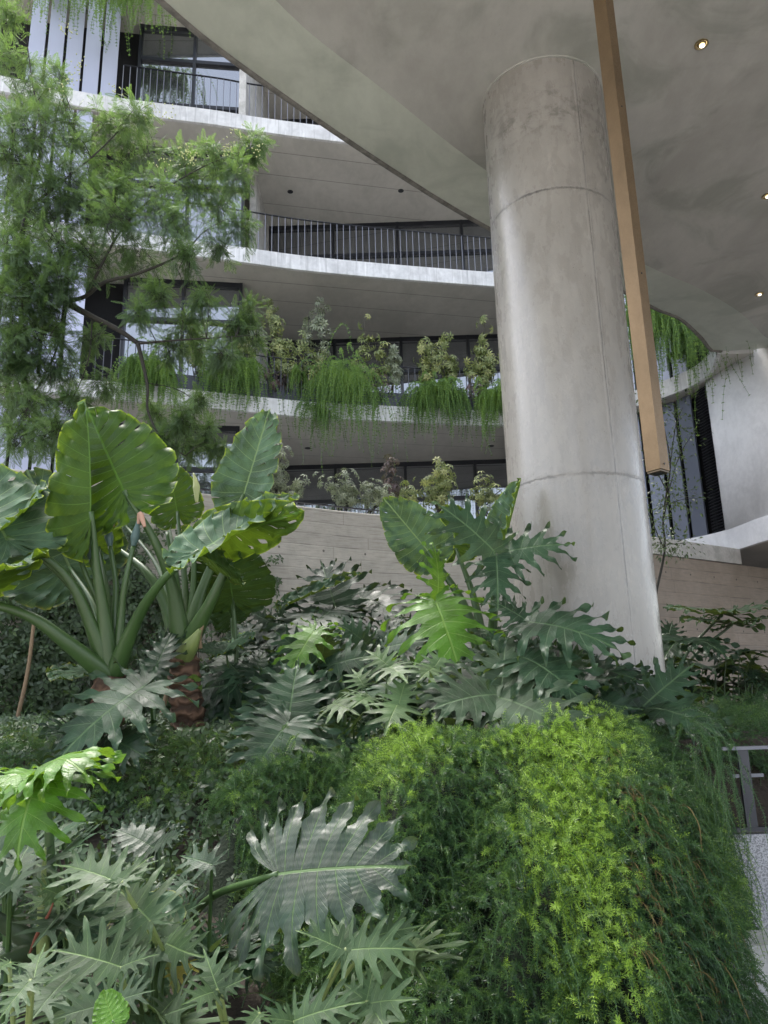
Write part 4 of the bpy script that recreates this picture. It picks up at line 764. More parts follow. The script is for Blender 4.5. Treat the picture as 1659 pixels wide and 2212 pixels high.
leaf(p, 'phil', L_philg, (1082,1495), 5.05, (1090,1400), 5.3, N=(0,-.8,.55), wr=1.15, ky=.3, kx=.5, base=b, pr=(.02,.01))
leaf(p, 'phil', L_phil, (1130,1420), 5.2, (1250,1520), 4.9, N=(.1,-.7,.65), wr=1.0, ky=.7, kx=.5, base=b, pr=(.02,.01))
leaf(p, 'phil', L_phild, (1000,1440), 5.5, (960,1560), 5.1, N=(-.1,-.7,.65), wr=1.0, ky=.5, kx=.5, base=b, pr=(.02,.01))
p, b = plant('cluster of pale green finger leaved plants left of the dusty split leaf', (830,1640), 5.2, name='finger_leaf_philodendron')
for q0, q1, y0, y1, N_ in [((838,1437),(790,1405),5.1,5.2,(-.1,-.7,.6)), ((840,1440),(880,1475),5.1,4.9,(0,-.6,.7)), ((858,1522),(830,1590),4.9,4.7,(0,-.75,.6)), ((862,1520),(880,1462),4.9,5.05,(0,-.8,.5)), ((938,1443),(900,1475),5.2,5.,(0,-.7,.6)), ((940,1440),(968,1400),5.2,5.3,(0,-.8,.5)), ((800,1505),(760,1530),5.1,4.9,(0,-.7,.6)), ((785,1480),(760,1445),5.2,5.3,(0,-.7,.6)), ((720,1520),(775,1545),5.1,4.9,(0,-.7,.6)), ((850,1640),(790,1640),4.7,4.6,(0,-.6,.7))]:
    leaf(p, 'xan5', L_xang, q0, y0, q1, y1, N=N_, wr=1.3, ky=.5, kx=.5, base=b, pm=m_pet, pr=(.009,.005))
p, b = plant('split leaved plant at the foot of the column with a long leaf trailing right', (1400,1590), 5.7, z=-.2)
leaf(p, 'phil', L_phil, (1392,1530), 5.5, (1535,1590), 5.1, N=(0,-.6,.8), wr=.8, ky=.8, kx=.5, base=b)
leaf(p, 'phil', L_phil, (1390,1525), 5.5, (1480,1450), 5.6, N=(.1,-.8,.5), wr=.8, ky=.4, kx=.5, base=b)
leaf(p, 'phil', L_phild, (1380,1530), 5.5, (1330,1480), 5.5, N=(0,-.8,.5), wr=.9, ky=.4, kx=.5, base=b)
leaf(p, 'phil', L_phild, (1300,1500), 5.9, (1220,1480), 5.8, N=(0,-.8,.5), wr=.9, ky=.4, kx=.5, base=b)
p, b = plant('dark leaved plant in the shade between column and fern mound', (1300,1560), 5.9, z=-.2)
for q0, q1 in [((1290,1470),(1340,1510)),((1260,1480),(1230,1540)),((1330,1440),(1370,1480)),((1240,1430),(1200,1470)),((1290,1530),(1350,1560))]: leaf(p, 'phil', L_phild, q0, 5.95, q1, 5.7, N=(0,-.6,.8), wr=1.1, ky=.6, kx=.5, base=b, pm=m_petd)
p, b = plant('tall split leaved plant with two flat silvery leaves against the brown wall', (1440,1520), 7.6, z=-.1)
leaf(p, 'phils', L_philg, (1562,1326), 7.6, (1668,1312), 7.4, N=(0,-.25,.95), wr=1.0, ky=.3, kx=.2, base=b, pr=(.022,.012), pm=m_petd)
leaf(p, 'phils', L_philg, (1558,1326), 7.6, (1494,1322), 7.3, N=(0,-.2,.95), wr=1.1, ky=.5, kx=.2)
leaf(p, 'phils', L_philg, (1582,1349), 7.5, (1668,1340), 7.2, N=(0,-.25,.95), wr=.9, ky=.4, kx=.2, base=b, pr=(.022,.012), pm=m_petd)
leaf(p, 'phils', L_philg, (1576,1347), 7.5, (1520,1346), 7.2, N=(0,-.2,.95), wr=1.0, ky=.4, kx=.2)
leaf(p, 'phil', L_phild, (1478,1380), 7.3, (1560,1420), 6.9, N=(.1,-.5,.8), wr=.9, ky=.8, kx=.6, base=b, pm=m_petd)
leaf(p, 'phil', L_phild, (1475,1378), 7.3, (1435,1430), 7.0, N=(-.1,-.5,.8), wr=1., ky=.8, kx=.6)
leaf(p, 'phil', L_phild, (1440,1385), 7.5, (1450,1350), 7.6, N=(0,-.7,.6), wr=1.2, ky=.3, base=b, pm=m_petd)
p, b = plant('low dark thicket of glossy split leaves beneath the brown wall', (1560,1540), 7.6, z=-.1)
R = np.random.default_rng(77)
for k in range(26):
    u = R.uniform(1430, 1680); v = R.uniform(1400, 1510)-(.12*(u-1430) if u > 1560 else 0)*.5; a = R.uniform(0, 6.28); l = R.uniform(35, 60)
    leaf(p, 'xan5' if k % 2 else 'phils', L_phild, (u, v), 7.5+R.random()*.6, (u+l*math.cos(a), v+l*.6*math.sin(a)), 7.4+R.random()*.5, N=(R.normal()*.3,-.5,.8), wr=1.2, ky=.6, kx=.5, base=b+np.array([(u-1560)*.0045,0,0]), pm=m_petd, pr=(.008,.004), nr=9, nc=5)
# ------------------------------------------------------------------ foreground plants
p, b = plant('giant split leaf with yellow veins standing over the front left bed', (560,2060), 3.3)
bq = onY(470,1935,3.4)
leaf(p, 'big', L_big, (600,1888), 2.92, (890,1872), 2.72, N=(-.06,-.80,.6), wr=1.05, ky=.25, kx=.38, base=(bq[0]-.25, bq[1]+.35, bq[2]-.25), pr=(.020,.011), bend=.0, nr=24, nc=9)
p, b = plant('glossy lime green drooping split leaf on an upright stem at left', (100,2060), 3.3)
leaf(p, 'phil', L_philb, (97,1668), 3.2, (38,1875), 2.95, N=(-.1,-.8,.5), wr=1.15, ky=1.0, kx=1.3, base=None)
leaf(p, 'phil', L_philb, (100,1672), 3.2, (196,1690), 2.95, N=(.2,-.6,.75), wr=1.1, ky=1.6, kx=1.6)
leaf(p, 'phil', L_philb, (92,1672), 3.2, (-25,1720), 3.0, N=(-.1,-.6,.75), wr=1.1, ky=1.2, kx=.8)
petiole(p, [(100,2110,3.35),(108,1900,3.3),(104,1760,3.25),(97,1668,3.2)], [.03,.022,.012], m_pet, 'stem'); petiole(p, [(95,2100,3.3),(92,1950,3.25),(98,1830,3.22)], [.03,.02,.004], m_pety, 'sheath')
petiole(p, [(62,2065,3.2),(80,2020,3.1),(105,1975,3.05),(115,1950,3.05)], [.004,.006,.008,.003], simple('dry_red_fibre', (.16,.05,.025), .9), 'dry_fibre')
p, b = plant('thick stemmed elephant ear with its crown cut off by the left edge', (100,2090), 3.4, name='elephant_ear')
for pts in ([(105,2080,3.4),(60,2030,3.35),(0,1990,3.3),(-60,1950,3.2)], [(105,2090,3.4),(60,2060,3.3),(0,2080,3.2),(-60,2085,3.1)], [(100,2080,3.4),(125,1990,3.3),(190,1955,3.2)]): petiole(p, pts, [.05,.04,.03,.02], m_petd)
GX = 'finger leaved philodendrons in the front bed'
def xan(label, px, y, leaves, mat=L_xan):
    p, b = plant(label, px, y, name='finger_leaf_philodendron')
    for q0, q1, y0, y1, N_, wr, kd in leaves:
        leaf(p, kd, mat, q0, y0, q1, y1, N=N_, wr=wr, ky=.35, kx=.25, base=b, pr=(.010,.006), pm=m_pety if mat is L_xan else m_pet, nr=18, nc=7)
    return p
n0 = (0,-.75,.65)
xan('finger leaved plant with a grey green leaf pointing left above the bed', (430,2150), 3.0, [((259,1908),(122,1868),2.75,2.85,(.1,-.6,.8),.95,'xan'), ((323,1988),(235,1905),2.75,2.95,(.1,-.75,.6),1.05,'xan'), ((262,1905),(330,1850),2.75,2.9,(-.1,-.7,.6),.75,'xan5')])
xan('finger leaved plant low at left with a wide grey leaf', (300,2230), 2.8, [((260,2088),(112,2052),2.45,2.5,(.1,-.7,.7),1.1,'xan'), ((262,2088),(340,2062),2.45,2.45,(0,-.7,.7),.8,'xan5')])
xan('finger leaved plant in the lower left corner with pale leaves', (60,2230), 2.5, [((66,2118),(-10,2215),2.2,2.1,(-.1,-.75,.6),.9,'xan'), ((72,2120),(98,2040),2.2,2.35,(0,-.8,.5),.7,'xan5'), ((20,2080),(-40,2120),2.4,2.3,n0,.9,'xan')])
xan('broad dark finger leaved plant along the bottom edge', (160,2260), 2.6, [((150,2110),(60,2215),2.5,2.3,(0,-.8,.55),1.2,'xan'), ((238,2168),(110,2205),2.35,2.25,(0,-.7,.7),1.1,'xan'), ((245,2165),(330,2140),2.35,2.3,(0,-.8,.6),.9,'xan')], L_philg)
xan('finger leaved plant at the left edge beside the upright stem', (20,2060), 3.3, [((25,1915),(60,1830),3.1,3.3,n0,1.15,'xan'), ((20,1918),(-50,1880),3.1,3.1,n0,1.1,'xan')], L_philg)
xan('glossy dark finger leaved plant behind the upright stem at left', (170,2010), 3.7, [((130,1800),(200,1775),3.6,3.5,(0,-.6,.8),1.,'xan5'), ((125,1850),(190,1825),3.6,3.4,(0,-.6,.8),1.,'xan'), ((110,1905),(70,1975),3.5,3.3,(0,-.7,.7),.9,'xan'), ((120,1960),(160,2000),3.5,3.3,(0,-.7,.7),.9,'xan')], L_phil)
xan('finger leaved plant at bottom centre with a rosette of pale leaves', (520,2240), 2.7, [((470,2135),(440,2050),2.45,2.55,(0,-.85,.5),.95,'xan5'), ((465,2142),(395,2170),2.45,2.35,n0,1.0,'xan5'), ((560,2190),(520,2250),2.5,2.4,n0,.9,'xan5'), ((476,2140),(540,2110),2.45,2.45,n0,.8,'xan5')])
xan('finger leaved plant leaning right beneath the giant split leaf', (640,2200), 2.9, [((752,2052),(905,2052),2.55,2.5,(0,-.72,.68),.95,'xan'), ((748,2050),(715,1985),2.55,2.65,(0,-.85,.5),.9,'xan5'), ((742,2052),(640,2010),2.55,2.6,(0,-.75,.6),.8,'xan5'), ((804,2024),(912,2000),2.7,2.7,n0,1.0,'xan')])
xan('finger leaved plant at the bottom with a drooping pale leaf', (690,2290), 2.5, [((635,2205),(780,2165),2.3,2.25,(0,-.7,.7),.8,'xan'), ((635,2207),(560,2200),2.3,2.25,(0,-.7,.7),.9,'xan5')])
xan('finger leaved plant with brown tipped leaves at the bottom edge by the fern', (800,2290), 2.7, [((796,2168),(905,2160),2.5,2.4,(0,-.75,.65),.95,'xan5'), ((794,2166),(735,2120),2.5,2.6,(0,-.8,.55),.85,'xan5'), ((798,2170),(850,2250),2.5,2.35,(0,-.8,.5),.95,'xan5'), ((792,2160),(810,2080),2.5,2.6,(0,-.85,.5),.6,'xan5')])
xan('finger leaved plant half hidden beneath the stem of the giant leaf', (450,2080), 3.5, [((458,1868),(390,1850),3.3,3.4,n0,1.0,'xan5'), ((380,1985),(440,1950),3.3,3.2,n0,1.,'xan'), ((400,1905),(350,1960),3.4,3.3,n0,1.,'xan')], L_phil)
xan('dull split leaf lying low behind the finger leaves', (360,2060), 3.9, [((330,1830),(240,1790),3.9,4.0,(.1,-.6,.75),1.2,'phil'), ((335,1828),(400,1800),3.9,3.8,(.1,-.6,.75),1.1,'phil'), ((330,1930),(390,1990),3.6,3.4,(0,-.7,.7),1.,'phil')], L_phild)
p, b = plant('round ribbed elephant ear leaf hanging in shade above the bare soil', (340,2140), 3.4, name='elephant_ear')
leaf(p, 'aloc', L_alocd, (315,1985), 3.2, (345,2160), 3.0, N=(.1,-.9,.3), wr=1.0, base=b)
leaf(p, 'aloc', L_alocd, (175,2010), 3.1, (240,1930), 3.2, N=(0,-.8,.6), wr=1.2, base=b)
p, b = plant('small bright green ribbed young leaf at the bottom edge', (240,2260), 2.4, name='elephant_ear'); leaf(p, 'aloc', L_philb, (245,2205), 2.1, (222,2140), 2.15, N=(0,-.8,.5), wr=1.1, base=b, pr=(.006,.004))
p, b = plant('yellowing finger leaf above the bare soil patch', (420,2160), 3.2, name='finger_leaf_philodendron')
leaf(p, 'xan5', leafmat('yellow_leaf', (.24,.22,.05), (.25,.22,.06), (.3,.28,.1), .5, .3, (.5,.45,.05)), (405,2080), 2.9, (365,2130), 2.8, N=n0, wr=1., base=b)
def rosette(label, u, v, y, r1, r2, n_, kinds, mats, seed, name='split_leaf_philodendron', sq=.75, dz=.0):
    p, b = plant(label, (u, v), y, name=name); R = np.random.default_rng(seed); pc = onY(u, v+40, y); b = np.array([pc[0], y+.05, min(b[2], pc[2]-.1) if y < 4.5 else pc[2]-.25])
    for k in range(n_):
        a = -math.pi*.5+2*math.pi*(k+R.random()*.6)/n_; q1 = (u+r1*math.cos(a)*R.uniform(.7, 1.2), v+r1*sq*math.sin(a)); l = (r2-r1)*R.uniform(.8, 1.2); q2 = (q1[0]+l*math.cos(a), q1[1]+l*(.8*math.sin(a)+.25))
        kd = kinds[k % len(kinds)]; leaf(p, kd, mats[k % len(mats)], q1, y-.15*R.random(), q2, y-.35*R.random()-.1*math.sin(a), N=(R.normal()*.2, -.7, .6), wr=R.uniform(.95, 1.3), ky=R.uniform(.3, .7), kx=R.uniform(.2, .7), base=b, pm=m_petd if mats[0] is L_phild else m_pet, pr=(.012, .006), twist=R.normal()*.25, nr=14, nc=5)
Lp = [L_phil, L_phild, L_phil, L_philg]; Ld = [L_phild, L_phil, L_phild]
rosette('deep green split leaved plant beside the ringed brown trunk', 540, 1480, 6.3, 30, 130, 8, ['phil','phils'], Ld, 1)
rosette('deep green split leaved plant between the small bright leaf and the broad dull leaf', 690, 1450, 6.2, 30, 140, 8, ['phil','phils'], Ld, 2)
rosette('dark split leaved plant beneath the shiny fresh leaf', 930, 1490, 5.8, 30, 130, 8, ['phil','phils'], Lp, 3)
rosette('split leaved plant rising between the dusty split leaf and the column', 1190, 1500, 5.6, 35, 150, 9, ['phil','phils'], Lp, 4)
rosette('split leaved plant behind the finger leaf cluster', 810, 1410, 6.4, 30, 130, 8, ['phil','phils'], Ld, 5)
rosette('split leaved plant low between finger leaf cluster and fern mound', 760, 1590, 5.2, 20, 100, 7, ['xan5','phils'], [L_xang, L_phil], 6)
rosette('split leaved plant under the arching leaf at the foot of the column', 1110, 1430, 5.9, 30, 120, 8, ['phils','phil'], Lp, 7)
rosette('split leaved plant at the top of the retaining bed below the wall joint', 600, 1360, 7.0, 25, 95, 7, ['phils'], Ld, 8)
rosette('dark plant tucked behind the lowest left ground leaves', 60, 2010, 3.7, 25, 130, 8, ['phil','xan'], Ld, 9)
rosette('dark split leaved plant behind the finger leaves at lower left', 240, 1990, 3.6, 25, 130, 8, ['phil','xan'], Ld, 10)
rosette('split leaved plant in the shade under the giant split leaf', 500, 2040, 3.6, 25, 120, 8, ['phil','xan'], Ld, 11)
rosette('finger leaved plant in the shade below the leftmost pale leaves', 160, 2150, 2.9, 20, 120, 8, ['xan','xan5'], [L_philg, L_xan, L_phil], 12, 'finger_leaf_philodendron')
rosette('finger leaved plant rising at the bottom edge left of the bare soil', 340, 2200, 2.7, 20, 110, 7, ['xan','xan5'], [L_xan, L_philg], 13, 'finger_leaf_philodendron')
rosette('finger leaved plant at the bottom between soil patch and fern', 690, 2190, 2.9, 20, 90, 6, ['xan5'], [L_xan, L_phil], 14, 'finger_leaf_philodendron')
rosette('finger leaved plant just right of the upright stem at left', 150, 1950, 3.25, 20, 105, 7, ['xan','xan5'], [L_xan, L_philg, L_xang], 16, 'finger_leaf_philodendron')
rosette('finger leaved plant between the bare soil and the pale left leaves', 340, 2030, 3.0, 20, 100, 7, ['xan','xan5'], [L_xan, L_philg], 17, 'finger_leaf_philodendron')
rosette('finger leaved plant directly under the tip of the giant split leaf', 850, 2060, 3.0, 15, 90, 6, ['xan5'], [L_xan, L_xang], 18, 'finger_leaf_philodendron')
rosette('finger leaved plant at the left edge below the lime leaf', 20, 1850, 3.5, 20, 110, 7, ['xan','xan5'], [L_philg, L_phil], 19, 'finger_leaf_philodendron')
rosette('split leaved plant hiding the foot of the left brown trunk', 215, 1590, 5.0, 20, 95, 7, ['phil','phils'], Ld, 15)
# ------------------------------------------------------------------ planter wall, kerb and handrail at lower right
o = mesh('planter_wall', *cat_geo([box((.93, 4.15, -1.65), (2.0, .25, 1.0), .0)]), m_coping, smooth=False); tag(o, 'grey concrete planter wall half buried under the fern', 'wall')
o = mesh('granite_ledge', *cat_geo([box((3.2, 5.3, -1.1), (2.6, .5, .54), .0)]), m_granite, smooth=False); tag(o, 'speckled pale granite ledge beneath the handrail at the right edge', 'ledge')
hr = root('handrail', 'dark steel handrail with flat posts at the lower right edge', 'railing', (2.6, 5.15, -.83))
mesh('top_rail', *bar((2.05,5.032,-.325),(5,5.35,-.325),.05,.02), m_railg, hr, smooth=False)
mesh('bottom_rail', *bar((2.05,5.032,-.80),(5,5.35,-.80),.04,.025), m_rail, hr, smooth=False)
mesh('stub_rail', *bar((2.12,5.05,-.49),(2.32,5.07,-.49),.02,.02), m_railg, hr, smooth=False)
for x, wd in ((2.2,.07),(2.42,.035),(2.95,.07),(3.2,.035)): mesh('post', *box((x, 5.0+(x-1.75)*.108, -.57), (wd, .02, .47), .1), m_rail, hr, smooth=False)
# solid near-black box, its colour stands in for the recess shade below the ledge
o = mesh('recess_shade_box', *cat_geo([box((3.4, 5.3, -1.85), (2.8, .3, .9), 0)]), m_gap, smooth=False); tag(o, 'black box painted as the shaded recess under the granite ledge at the lower right', 'wall')
# ------------------------------------------------------------------ feathery tree
tree = root('feathery_tree', 'feathery leaved acacia like tree reaching in from the left before the building', 'tree', (-8.2, 9.6, gz(0, 9)))
TY = 9.3
limbs = [([(-700,1700,9.8),(-420,1100,9.7),(-180,760,9.5),(30,590,9.3),(140,652,9.2)], [.16,.13,.09,.055,.045]),
 ([(140,652,9.2),(200,685,9.2),(255,712,9.1),(298,742,9.1)], [.045,.04,.034,.03]),
 ([(298,742,9.1),(318,830,9.0),(320,890,9.0),(352,950,9.0),(400,985,9.)], [.028,.022,.016,.012,.006]),
 ([(140,652,9.2),(185,640,9.2),(225,610,9.1),(300,590,9.0),(390,550,9.0),(440,500,9.)], [.03,.025,.022,.018,.01,.006]),
 ([(30,590,9.3),(60,450,9.4),(90,300,9.4),(70,180,9.4),(60,100,9.4)], [.04,.03,.02,.012,.006]),
 ([(60,450,9.4),(150,380,9.2),(240,300,9.2),(300,220,9.1)], [.02,.014,.01,.005]),
 ([(185,640,9.2),(260,500,9.0),(340,420,9.0),(440,360,8.9),(540,320,8.9)], [.02,.016,.012,.008,.004]),
 ([(298,742,9.1),(380,735,9.0),(460,730,9.0),(540,725,8.9)], [.018,.012,.008,.004]),
 ([(140,652,9.2),(120,760,9.2),(60,880,9.2),(30,970,9.2)], [.018,.012,.008,.004]),
 ([(200,685,9.2),(190,780,9.2),(150,880,9.2)], [.012,.008,.004]),
 ([(255,712,9.1),(330,650,9.),(400,640,9.)], [.012,.008,.004]),
 ([(-180,760,9.5),(-60,820,9.4),(40,840,9.4)], [.02,.012,.005])]
mesh('trunk', *cat_geo([tube(tr_pts(p), r_, 9, 30) for p, r_ in limbs]), m_bark, tree)
blobs = [(20,130,50),(60,190,65),(10,260,60),(80,290,80),(150,250,60),(120,170,40),(30,390,90),(140,380,90),(240,270,55),(300,260,45),(310,330,75),(230,380,80),(100,480,100),(10,520,90),(400,350,50),(465,345,42),(530,330,45),(550,310,28),(515,380,45),(430,410,65),(340,440,80),(250,480,80),(380,490,65),(480,450,50),(520,500,38),(480,540,35),(190,560,75),(300,560,60),(400,560,45),(80,620,80),(10,680,80),(90,730,80),(20,800,80),(130,800,70),(200,740,45),(60,880,70),(150,880,50),(30,950,50),(100,950,45),(220,830,40),(340,640,40),(400,700,45),(440,650,35),(430,740,50),(500,700,50),(540,730,38),(480,770,38),(370,760,40),(300,680,35),(540,680,30),(400,910,45),(450,940,40),(350,960,35),(470,980,28),(400,970,35),(330,900,30),(430,870,25),(20,610,60),(130,610,60),(180,320,50),(20,40,30),(30,330,70),(40,450,80),(110,420,60),(40,560,70),(120,540,70),(40,650,60),(30,750,70),(100,680,60),(60,800,60),(20,880,60),(110,940,60),(170,950,45),(70,240,50),(200,450,60),(260,430,60)]
# frond template: rachis + paired pinnae
def frond_t(np_=16, L=1., pl=.25, w_=.032):
    Vs, Qs = [(0,0,0),(.006,0,0),(.004,L,-.12),(-.004,L,-.12)], [(0,1,2,3)]
    for i in range(np_):
        y = L*(.12+.86*i/(np_-1)); l = pl*math.sin(math.pi*(.18+.72*i/(np_-1)))**.8; z = -.12*y*y
        for s in (-1, 1):
            k = len(Vs); a = math.radians(62-28*i/np_); dx, dy = s*math.sin(a), math.cos(a); px_, py_ = -dy*s, dx*s
            Vs += [(0,y,z),(dx*l*.5+px_*w_/2,y+dy*l*.5+py_*w_/2,z-.01),(dx*l,y+dy*l,z-.06*l*4),(dx*l*.5-px_*w_/2,y+dy*l*.5-py_*w_/2,z-.01)]; Qs.append((k,k+1,k+2,k+3))
    return np.array(Vs), np.array(Qs)
R = np.random.default_rng(55); Os, Ys, tn, tw = [], [], [], []
LP = np.concatenate([crom(tr_pts(p), 24) for p, _ in limbs[1:]])
twigs = []
for (u, v, rad) in blobs:
    yc = R.uniform(8.6, 9.8); c = onY(u, v, yc); rw_ = rad*np.linalg.norm(c)/F*.98; area = rad*rad; nt_ = int(12+area/240); j = np.argmin(np.linalg.norm(LP-c, axis=1)+.3*(LP[:, 2] > c[2])); a0 = LP[j]
    bt = R.uniform(.1, .75)
    for k in range(nt_):
        d = R.normal(size=3); d /= np.linalg.norm(d); e = c+d*rw_*R.uniform(.35, 1.)*np.array([1,1.3,1]); s = a0 if k < 2 else c+R.normal(size=3)*rw_*.2
        m_ = (s+e)/2+np.array([0, 0, .08]); tp = crom([s, m_, e], 10); twigs.append(tube([s, m_, e], [.006 if k < 2 else .004, .002], 4, 8))
        for q in range(int(8+R.random()*5)):
            i = R.integers(3, 10); dd = tp[min(i, 9)]-tp[min(i, 9)-1]; dd /= np.linalg.norm(dd); Os.append(tp[i]+R.normal(size=3)*.02); Ys.append(dd*.8+R.normal(size=3)*.7+np.array([0,0,-.15])); tn.append(np.clip(bt*.6+.35*d[2]+.2+R.normal()*.12, 0, 1))
Os = np.array(Os); Ys = np.array(Ys); Nn = R.normal(size=Os.shape)*.45+np.array([0,-.4,.9]); tv, tf = frond_t(); print('fronds', len(Os))
V, Q, at = inst(tv, tf, Os, frames(Ys, Nn), R.uniform(.12, .21, len(Os)), np.array(tn)); cr = mesh('crown', V, Q, m_tree, tree, smooth=False, attrs=at); mesh('twigs', *cat_geo(twigs), m_bark, tree)
fl = []
for (u, v) in [(135,60),(150,70),(140,190),(250,195),(330,240),(395,320),(405,330),(412,345),(425,335),(480,330),(490,320),(515,285),(555,320),(350,345),(360,250),(160,165),(170,140)]:
    for k in range(14): q = onY(u+R.normal()*9, v+R.normal()*9, 8.8); fl.append(box(q, (.013,.013,.013), R.random()*3))
mesh('blossom', *cat_geo(fl), m_flower, tree)
# ------------------------------------------------------------------ balcony plants
def trail(label, u, v0, v1, wpx, y, n_, seed, mat=m_fernc, tone=.5, out=.25, up=.25, nl=.045, grp='trailing ferns hanging from the balconies', sparse=1., fm=.5, sp=.45):
    R = np.random.default_rng(seed); c = onY(u, v0, y); e = onY(u, v1, y); Lz = c[2]-e[2]; wd = wpx*np.linalg.norm(c)/F
    a = R.uniform(-1, 1, n_); q = np.sqrt(1-a*a*.9)
    P0 = np.stack([c[0]+a*wd*.34, y+.22+R.normal(size=n_)*.09, c[2]-.46+q*.16+R.normal(size=n_)*.04], 1)
    D0 = np.stack([(a*.5+R.normal(size=n_)*.35)*sp, (-.5+R.normal(size=n_)*.3)*(.25 if sp < .2 else 1), .9*q+R.normal(size=n_)*.25+up], 1)
    cl = np.sin(a*7+seed)*.5+.5; ln = np.where(R.random(n_) < .34, .26+.25*R.random(n_), Lz*(fm+(1.15-fm)*R.random(n_)*cl)+.25)*sparse; K_ = 24; P = hangpaths(P0, D0, K_, ln/K_*1.12, .26, R, wig=.35); V, Q, at = stems_geo(P, nl*1.2, np.clip(tone+.15*cl+R.normal(size=n_)*.22, 0, 1), 6, .34, 72, .6, .003, seed)
    o = mesh('trailing_fern', V, Q, mat, None, smooth=False, attrs=at, origin=(c[0], y, c[2])); tag(o, label, 'fern', grp); return o
trail('trailing fern hanging over the balcony behind the feathery tree branch', 320, 765, 905, 110, 14.3, 252, 1, tone=.45)
trail('bushy trailing fern on the planted balcony left of the tall shrub', 505, 765, 910, 100, 15.0, 273, 2, tone=.4)
trail('longest and widest trailing fern in the middle of the planted balcony', 735, 800, 1010, 105, 15.5, 315, 3, tone=.65)
trail('thin loose fern strands at the left of the longest trailing fern', 685, 860, 985, 45, 15.35, 26, 4, tone=.5)
trail('single thin vine hanging down to the lower terrace shrubs', 818, 830, 1000, 20, 15.6, 9, 5, tone=.45, sparse=1.1)
trail('trailing fern between the shrubs near the column on the planted balcony', 945, 820, 945, 100, 15.75, 315, 6, tone=.42)
trail('trailing fern half hidden by the left edge of the column', 1072, 830, 965, 60, 15.9, 147, 7, tone=.7)
trail('small dark trailing fern beside the maroon plant on the planted balcony', 645, 780, 880, 30, 15.4, 26, 8, tone=.3)
trail('narrow fern strands hanging at the top left in front of the shutters', 140, -70, 125, 70, 14.0, 126, 9, tone=.75, out=.1)
trail('broad pale fern curtain hanging at the top left beside the canopy', 305, -60, 150, 120, 14.2, 273, 10, tone=.8, out=.1)
trail('thick fern curtain hanging beyond the canopy edge at the right', 1440, 650, 960, 66, 13.9, 1100, 11, tone=.35, out=.1, up=.1, fm=.3, sp=.15)
trail('narrow fern tail hanging below the curtain at the right', 1468, 720, 1040, 16, 13.8, 70, 12, tone=.6, out=.1, sp=.1)
def shrub(label, u, v0, v1, wpx, y, seed, mat=m_shrub, nst=6, ros=15, lf=.12, grp='potted shrubs along the balconies', lean=0., nleaf=7):
    R = np.random.default_rng(seed); b = onY(u, v0, y); t = onY(u+lean, v1, y); H = t[2]-b[2]; wd = wpx*np.linalg.norm(b)/F; o = root('umbrella_shrub', label, 'shrub', (b[0], y, b[2]), grp); st_, O_, N_ = [], [], []
    for k in range(nst):
        h = H*(1 if k == 0 else R.uniform(.45, .95)); e = b+np.array([(t[0]-b[0])*h/H+(R.random()-.5)*wd*(1.0 if k else .15), (R.random()-.5)*wd*.7, h]); mid = (b+e)/2+np.array([R.normal()*.06, 0, .05]); st_.append(tube([b+R.normal(size=3)*[.05,.03,0], mid, e], [.012,.006], 6, 10))
        C_ = crom([b, mid, e], 20)
        for q in range(ros):
            i = int(R.triangular(3, 19 if k == 0 else 15, 19.9)); d = norm(R.normal(size=3)+np.array([0,-.3,.5])); O_.append(C_[i]+d*R.uniform(.03, .24)*np.array([1,1,.9])); N_.append(d)
    mesh('stem', *cat_geo(st_), m_bark, o); O_ = np.array(O_); N_ = np.array(N_); tv, tf = palm(nleaf, 1., .36, 150, .35, .25); Yd = norm(np.cross(N_, R.normal(size=N_.shape)))
    V, Q, at = inst(tv, tf, O_, frames(Yd, N_), lf*R.uniform(.7, 1.2, len(O_)), np.clip(.5+R.normal(size=len(O_))*.25, 0, 1)); mesh('foliage', V, Q, mat, o, smooth=False, attrs=at); return o
shrub('yellow green shrub beside the concrete fin on the planted balcony', 525, 850, 665, 95, 15.3, 1, nst=7)
shrub('tall leaning yellow variegated shrub left on the planted balcony', 620, 850, 648, 60, 15.6, 2, nst=5, lean=-40, ros=22)
shrub('bushy variegated shrub at the foot of the leaning one', 655, 850, 735, 90, 15.6, 3, nst=6)
shrub('slender upright pale green shrub on the planted balcony', 682, 850, 650, 30, 15.8, 4, m_shrubg, 3, 24)
shrub('sparse tall stalk with a bare stem and a small leafy top', 786, 850, 684, 12, 15.9, 5, nst=1, ros=10)
shrub('low variegated shrub around the foot of the bare stalk', 800, 850, 735, 95, 15.8, 6, nst=5)
shrub('grey green low shrub right of the bare stalk', 850, 850, 745, 80, 15.9, 7, m_shrubg, 5)
shrub('dense yellow variegated shrub above the trailing fern near the column', 922, 850, 716, 70, 16.0, 8, nst=6, ros=20)
shrub('small variegated shrub with an arching twig near the column', 965, 850, 725, 60, 16.0, 9, nst=4)
shrub('large yellow variegated shrub beside the column on the planted balcony', 1042, 870, 690, 75, 16.1, 10, nst=8, ros=20)
shrub('pale shrub showing behind the feathery branch on the planted balcony', 425, 840, 700, 90, 15.0, 11, nst=5)
shrub('maroon leaved plant under the leaning shrub', 590, 845, 798, 50, 15.35, 12, m_maroon, 5, 14, .06)
shrub('maroon leaved plant between the two hanging ferns', 822, 862, 818, 36, 15.65, 13, m_maroon, 4, 10, .06)
shrub('maroon leaved plant beside the column railing', 1018, 868, 815, 40, 15.9, 14, m_maroon, 4, 12, .06)
shrub('large grey green umbrella shrub on the lower terrace behind the upright leaf', 605, 1095, 975, 105, 10.6, 15, m_shrubg, 8, 26, .075)
shrub('low grey green shrub behind the retaining wall left of the round leaf', 740, 1112, 1030, 85, 11.0, 16, m_shrubg, 6, 22, .07)
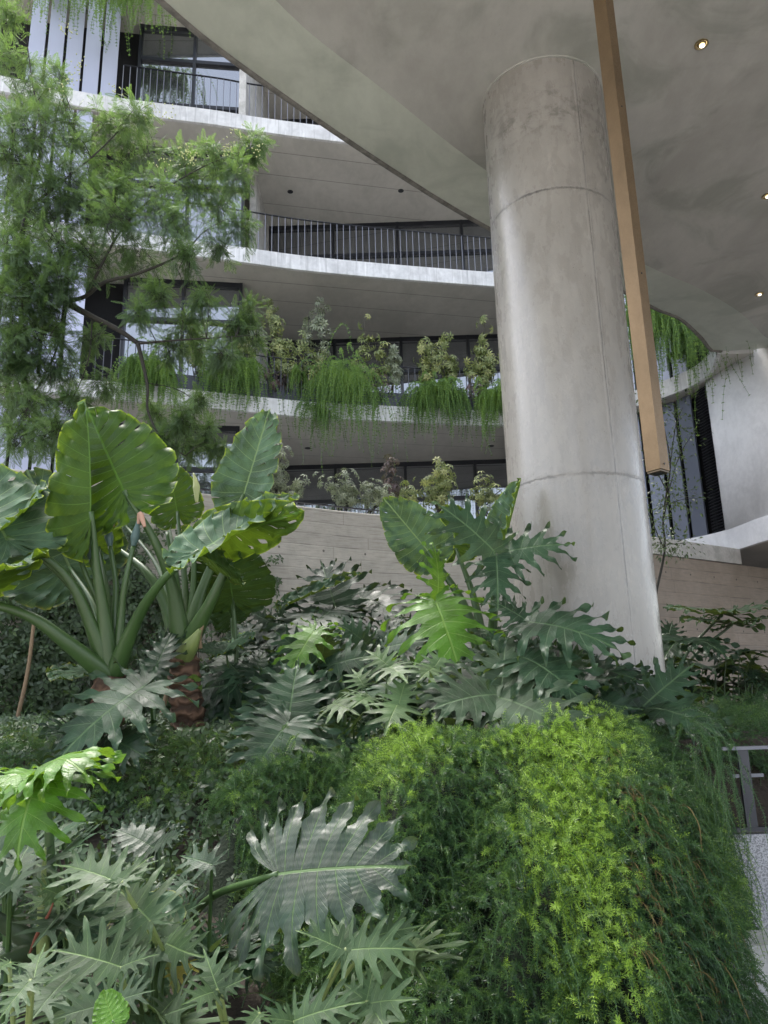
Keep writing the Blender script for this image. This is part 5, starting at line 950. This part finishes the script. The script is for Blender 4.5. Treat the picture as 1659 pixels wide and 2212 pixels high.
shrub('second low grey green shrub on the wall touching the round leaf', 800, 1112, 1050, 60, 11.1, 17, m_shrubg, 5, 18, .07)
shrub('thin dark feathery stalk on the lower terrace', 840, 1095, 992, 26, 11.6, 18, m_maroon, 2, 22, .09)
shrub('small bright shrub above the round leaf on the lower terrace', 885, 1112, 1052, 60, 11.3, 19, m_shrub, 4, 16, .07)
shrub('tall yellow green shrub in the middle of the lower terrace', 948, 1112, 1000, 60, 11.3, 20, m_shrub, 6, 26, .075)
shrub('spreading pale shrub next to the column on the lower terrace', 1045, 1115, 1035, 80, 11.4, 21, m_shrub, 5, 20, .07)
# slim tree to the right of the column
sl = root('slender_tree', 'slender small leaved tree behind the brass lamp beside the column', 'tree', tuple(onY(1405,1420,8.3)))
SL = [([(1395,1480,8.3),(1412,1310,8.3),(1436,1190,8.3),(1432,1130,8.3),(1440,1060,8.3),(1448,1000,8.3),(1430,900,8.3)], [.022,.018,.015,.012,.010,.008,.004]), ([(1436,1190,8.3),(1410,1130,8.2),(1396,1100,8.2)], [.008,.003]), ([(1432,1130,8.3),(1450,1040,8.4),(1470,980,8.4),(1500,930,8.4)], [.007,.003]), ([(1440,1060,8.3),(1410,1000,8.2),(1390,950,8.2)], [.007,.003]), ([(1448,1000,8.3),(1460,920,8.3),(1475,880,8.3)], [.006,.003]), ([(1434,1175,8.3),(1460,1175,8.2),(1490,1172,8.2)], [.005,.002]), ([(1440,1090,8.3),(1470,1080,8.2),(1500,1075,8.2)], [.005,.002]), ([(1430,900,8.3),(1400,870,8.3),(1385,840,8.3)], [.005,.002])]
mesh('trunk', *cat_geo([tube(tr_pts(p), r_, 7, 22) for p, r_ in SL]), m_bark, sl)
R = np.random.default_rng(66); O_, Y_, N_ = [], [], []
for p_, r_ in SL:
    C_ = crom(tr_pts(p_), 40); C_ = C_[(C_[:, 2] > onY(1412,1195,8.3)[2])]
    for q in C_:
        for k in range(5 if r_[0] < .02 else 4): d = norm(R.normal(size=3)); O_.append(q+d*R.uniform(.03, .22)); Y_.append(d+np.array([0,0,-.4])); N_.append(R.normal(size=3)*.5+np.array([0,-.3,.8]))
tv, tf = leaf3(1., .45, .2); O_ = np.array(O_); V, Q, at = inst(tv, tf, O_, frames(np.array(Y_), np.array(N_)), R.uniform(.032, .06, len(O_))); mesh('crown', V, Q, m_slim, sl, smooth=False, attrs=at)
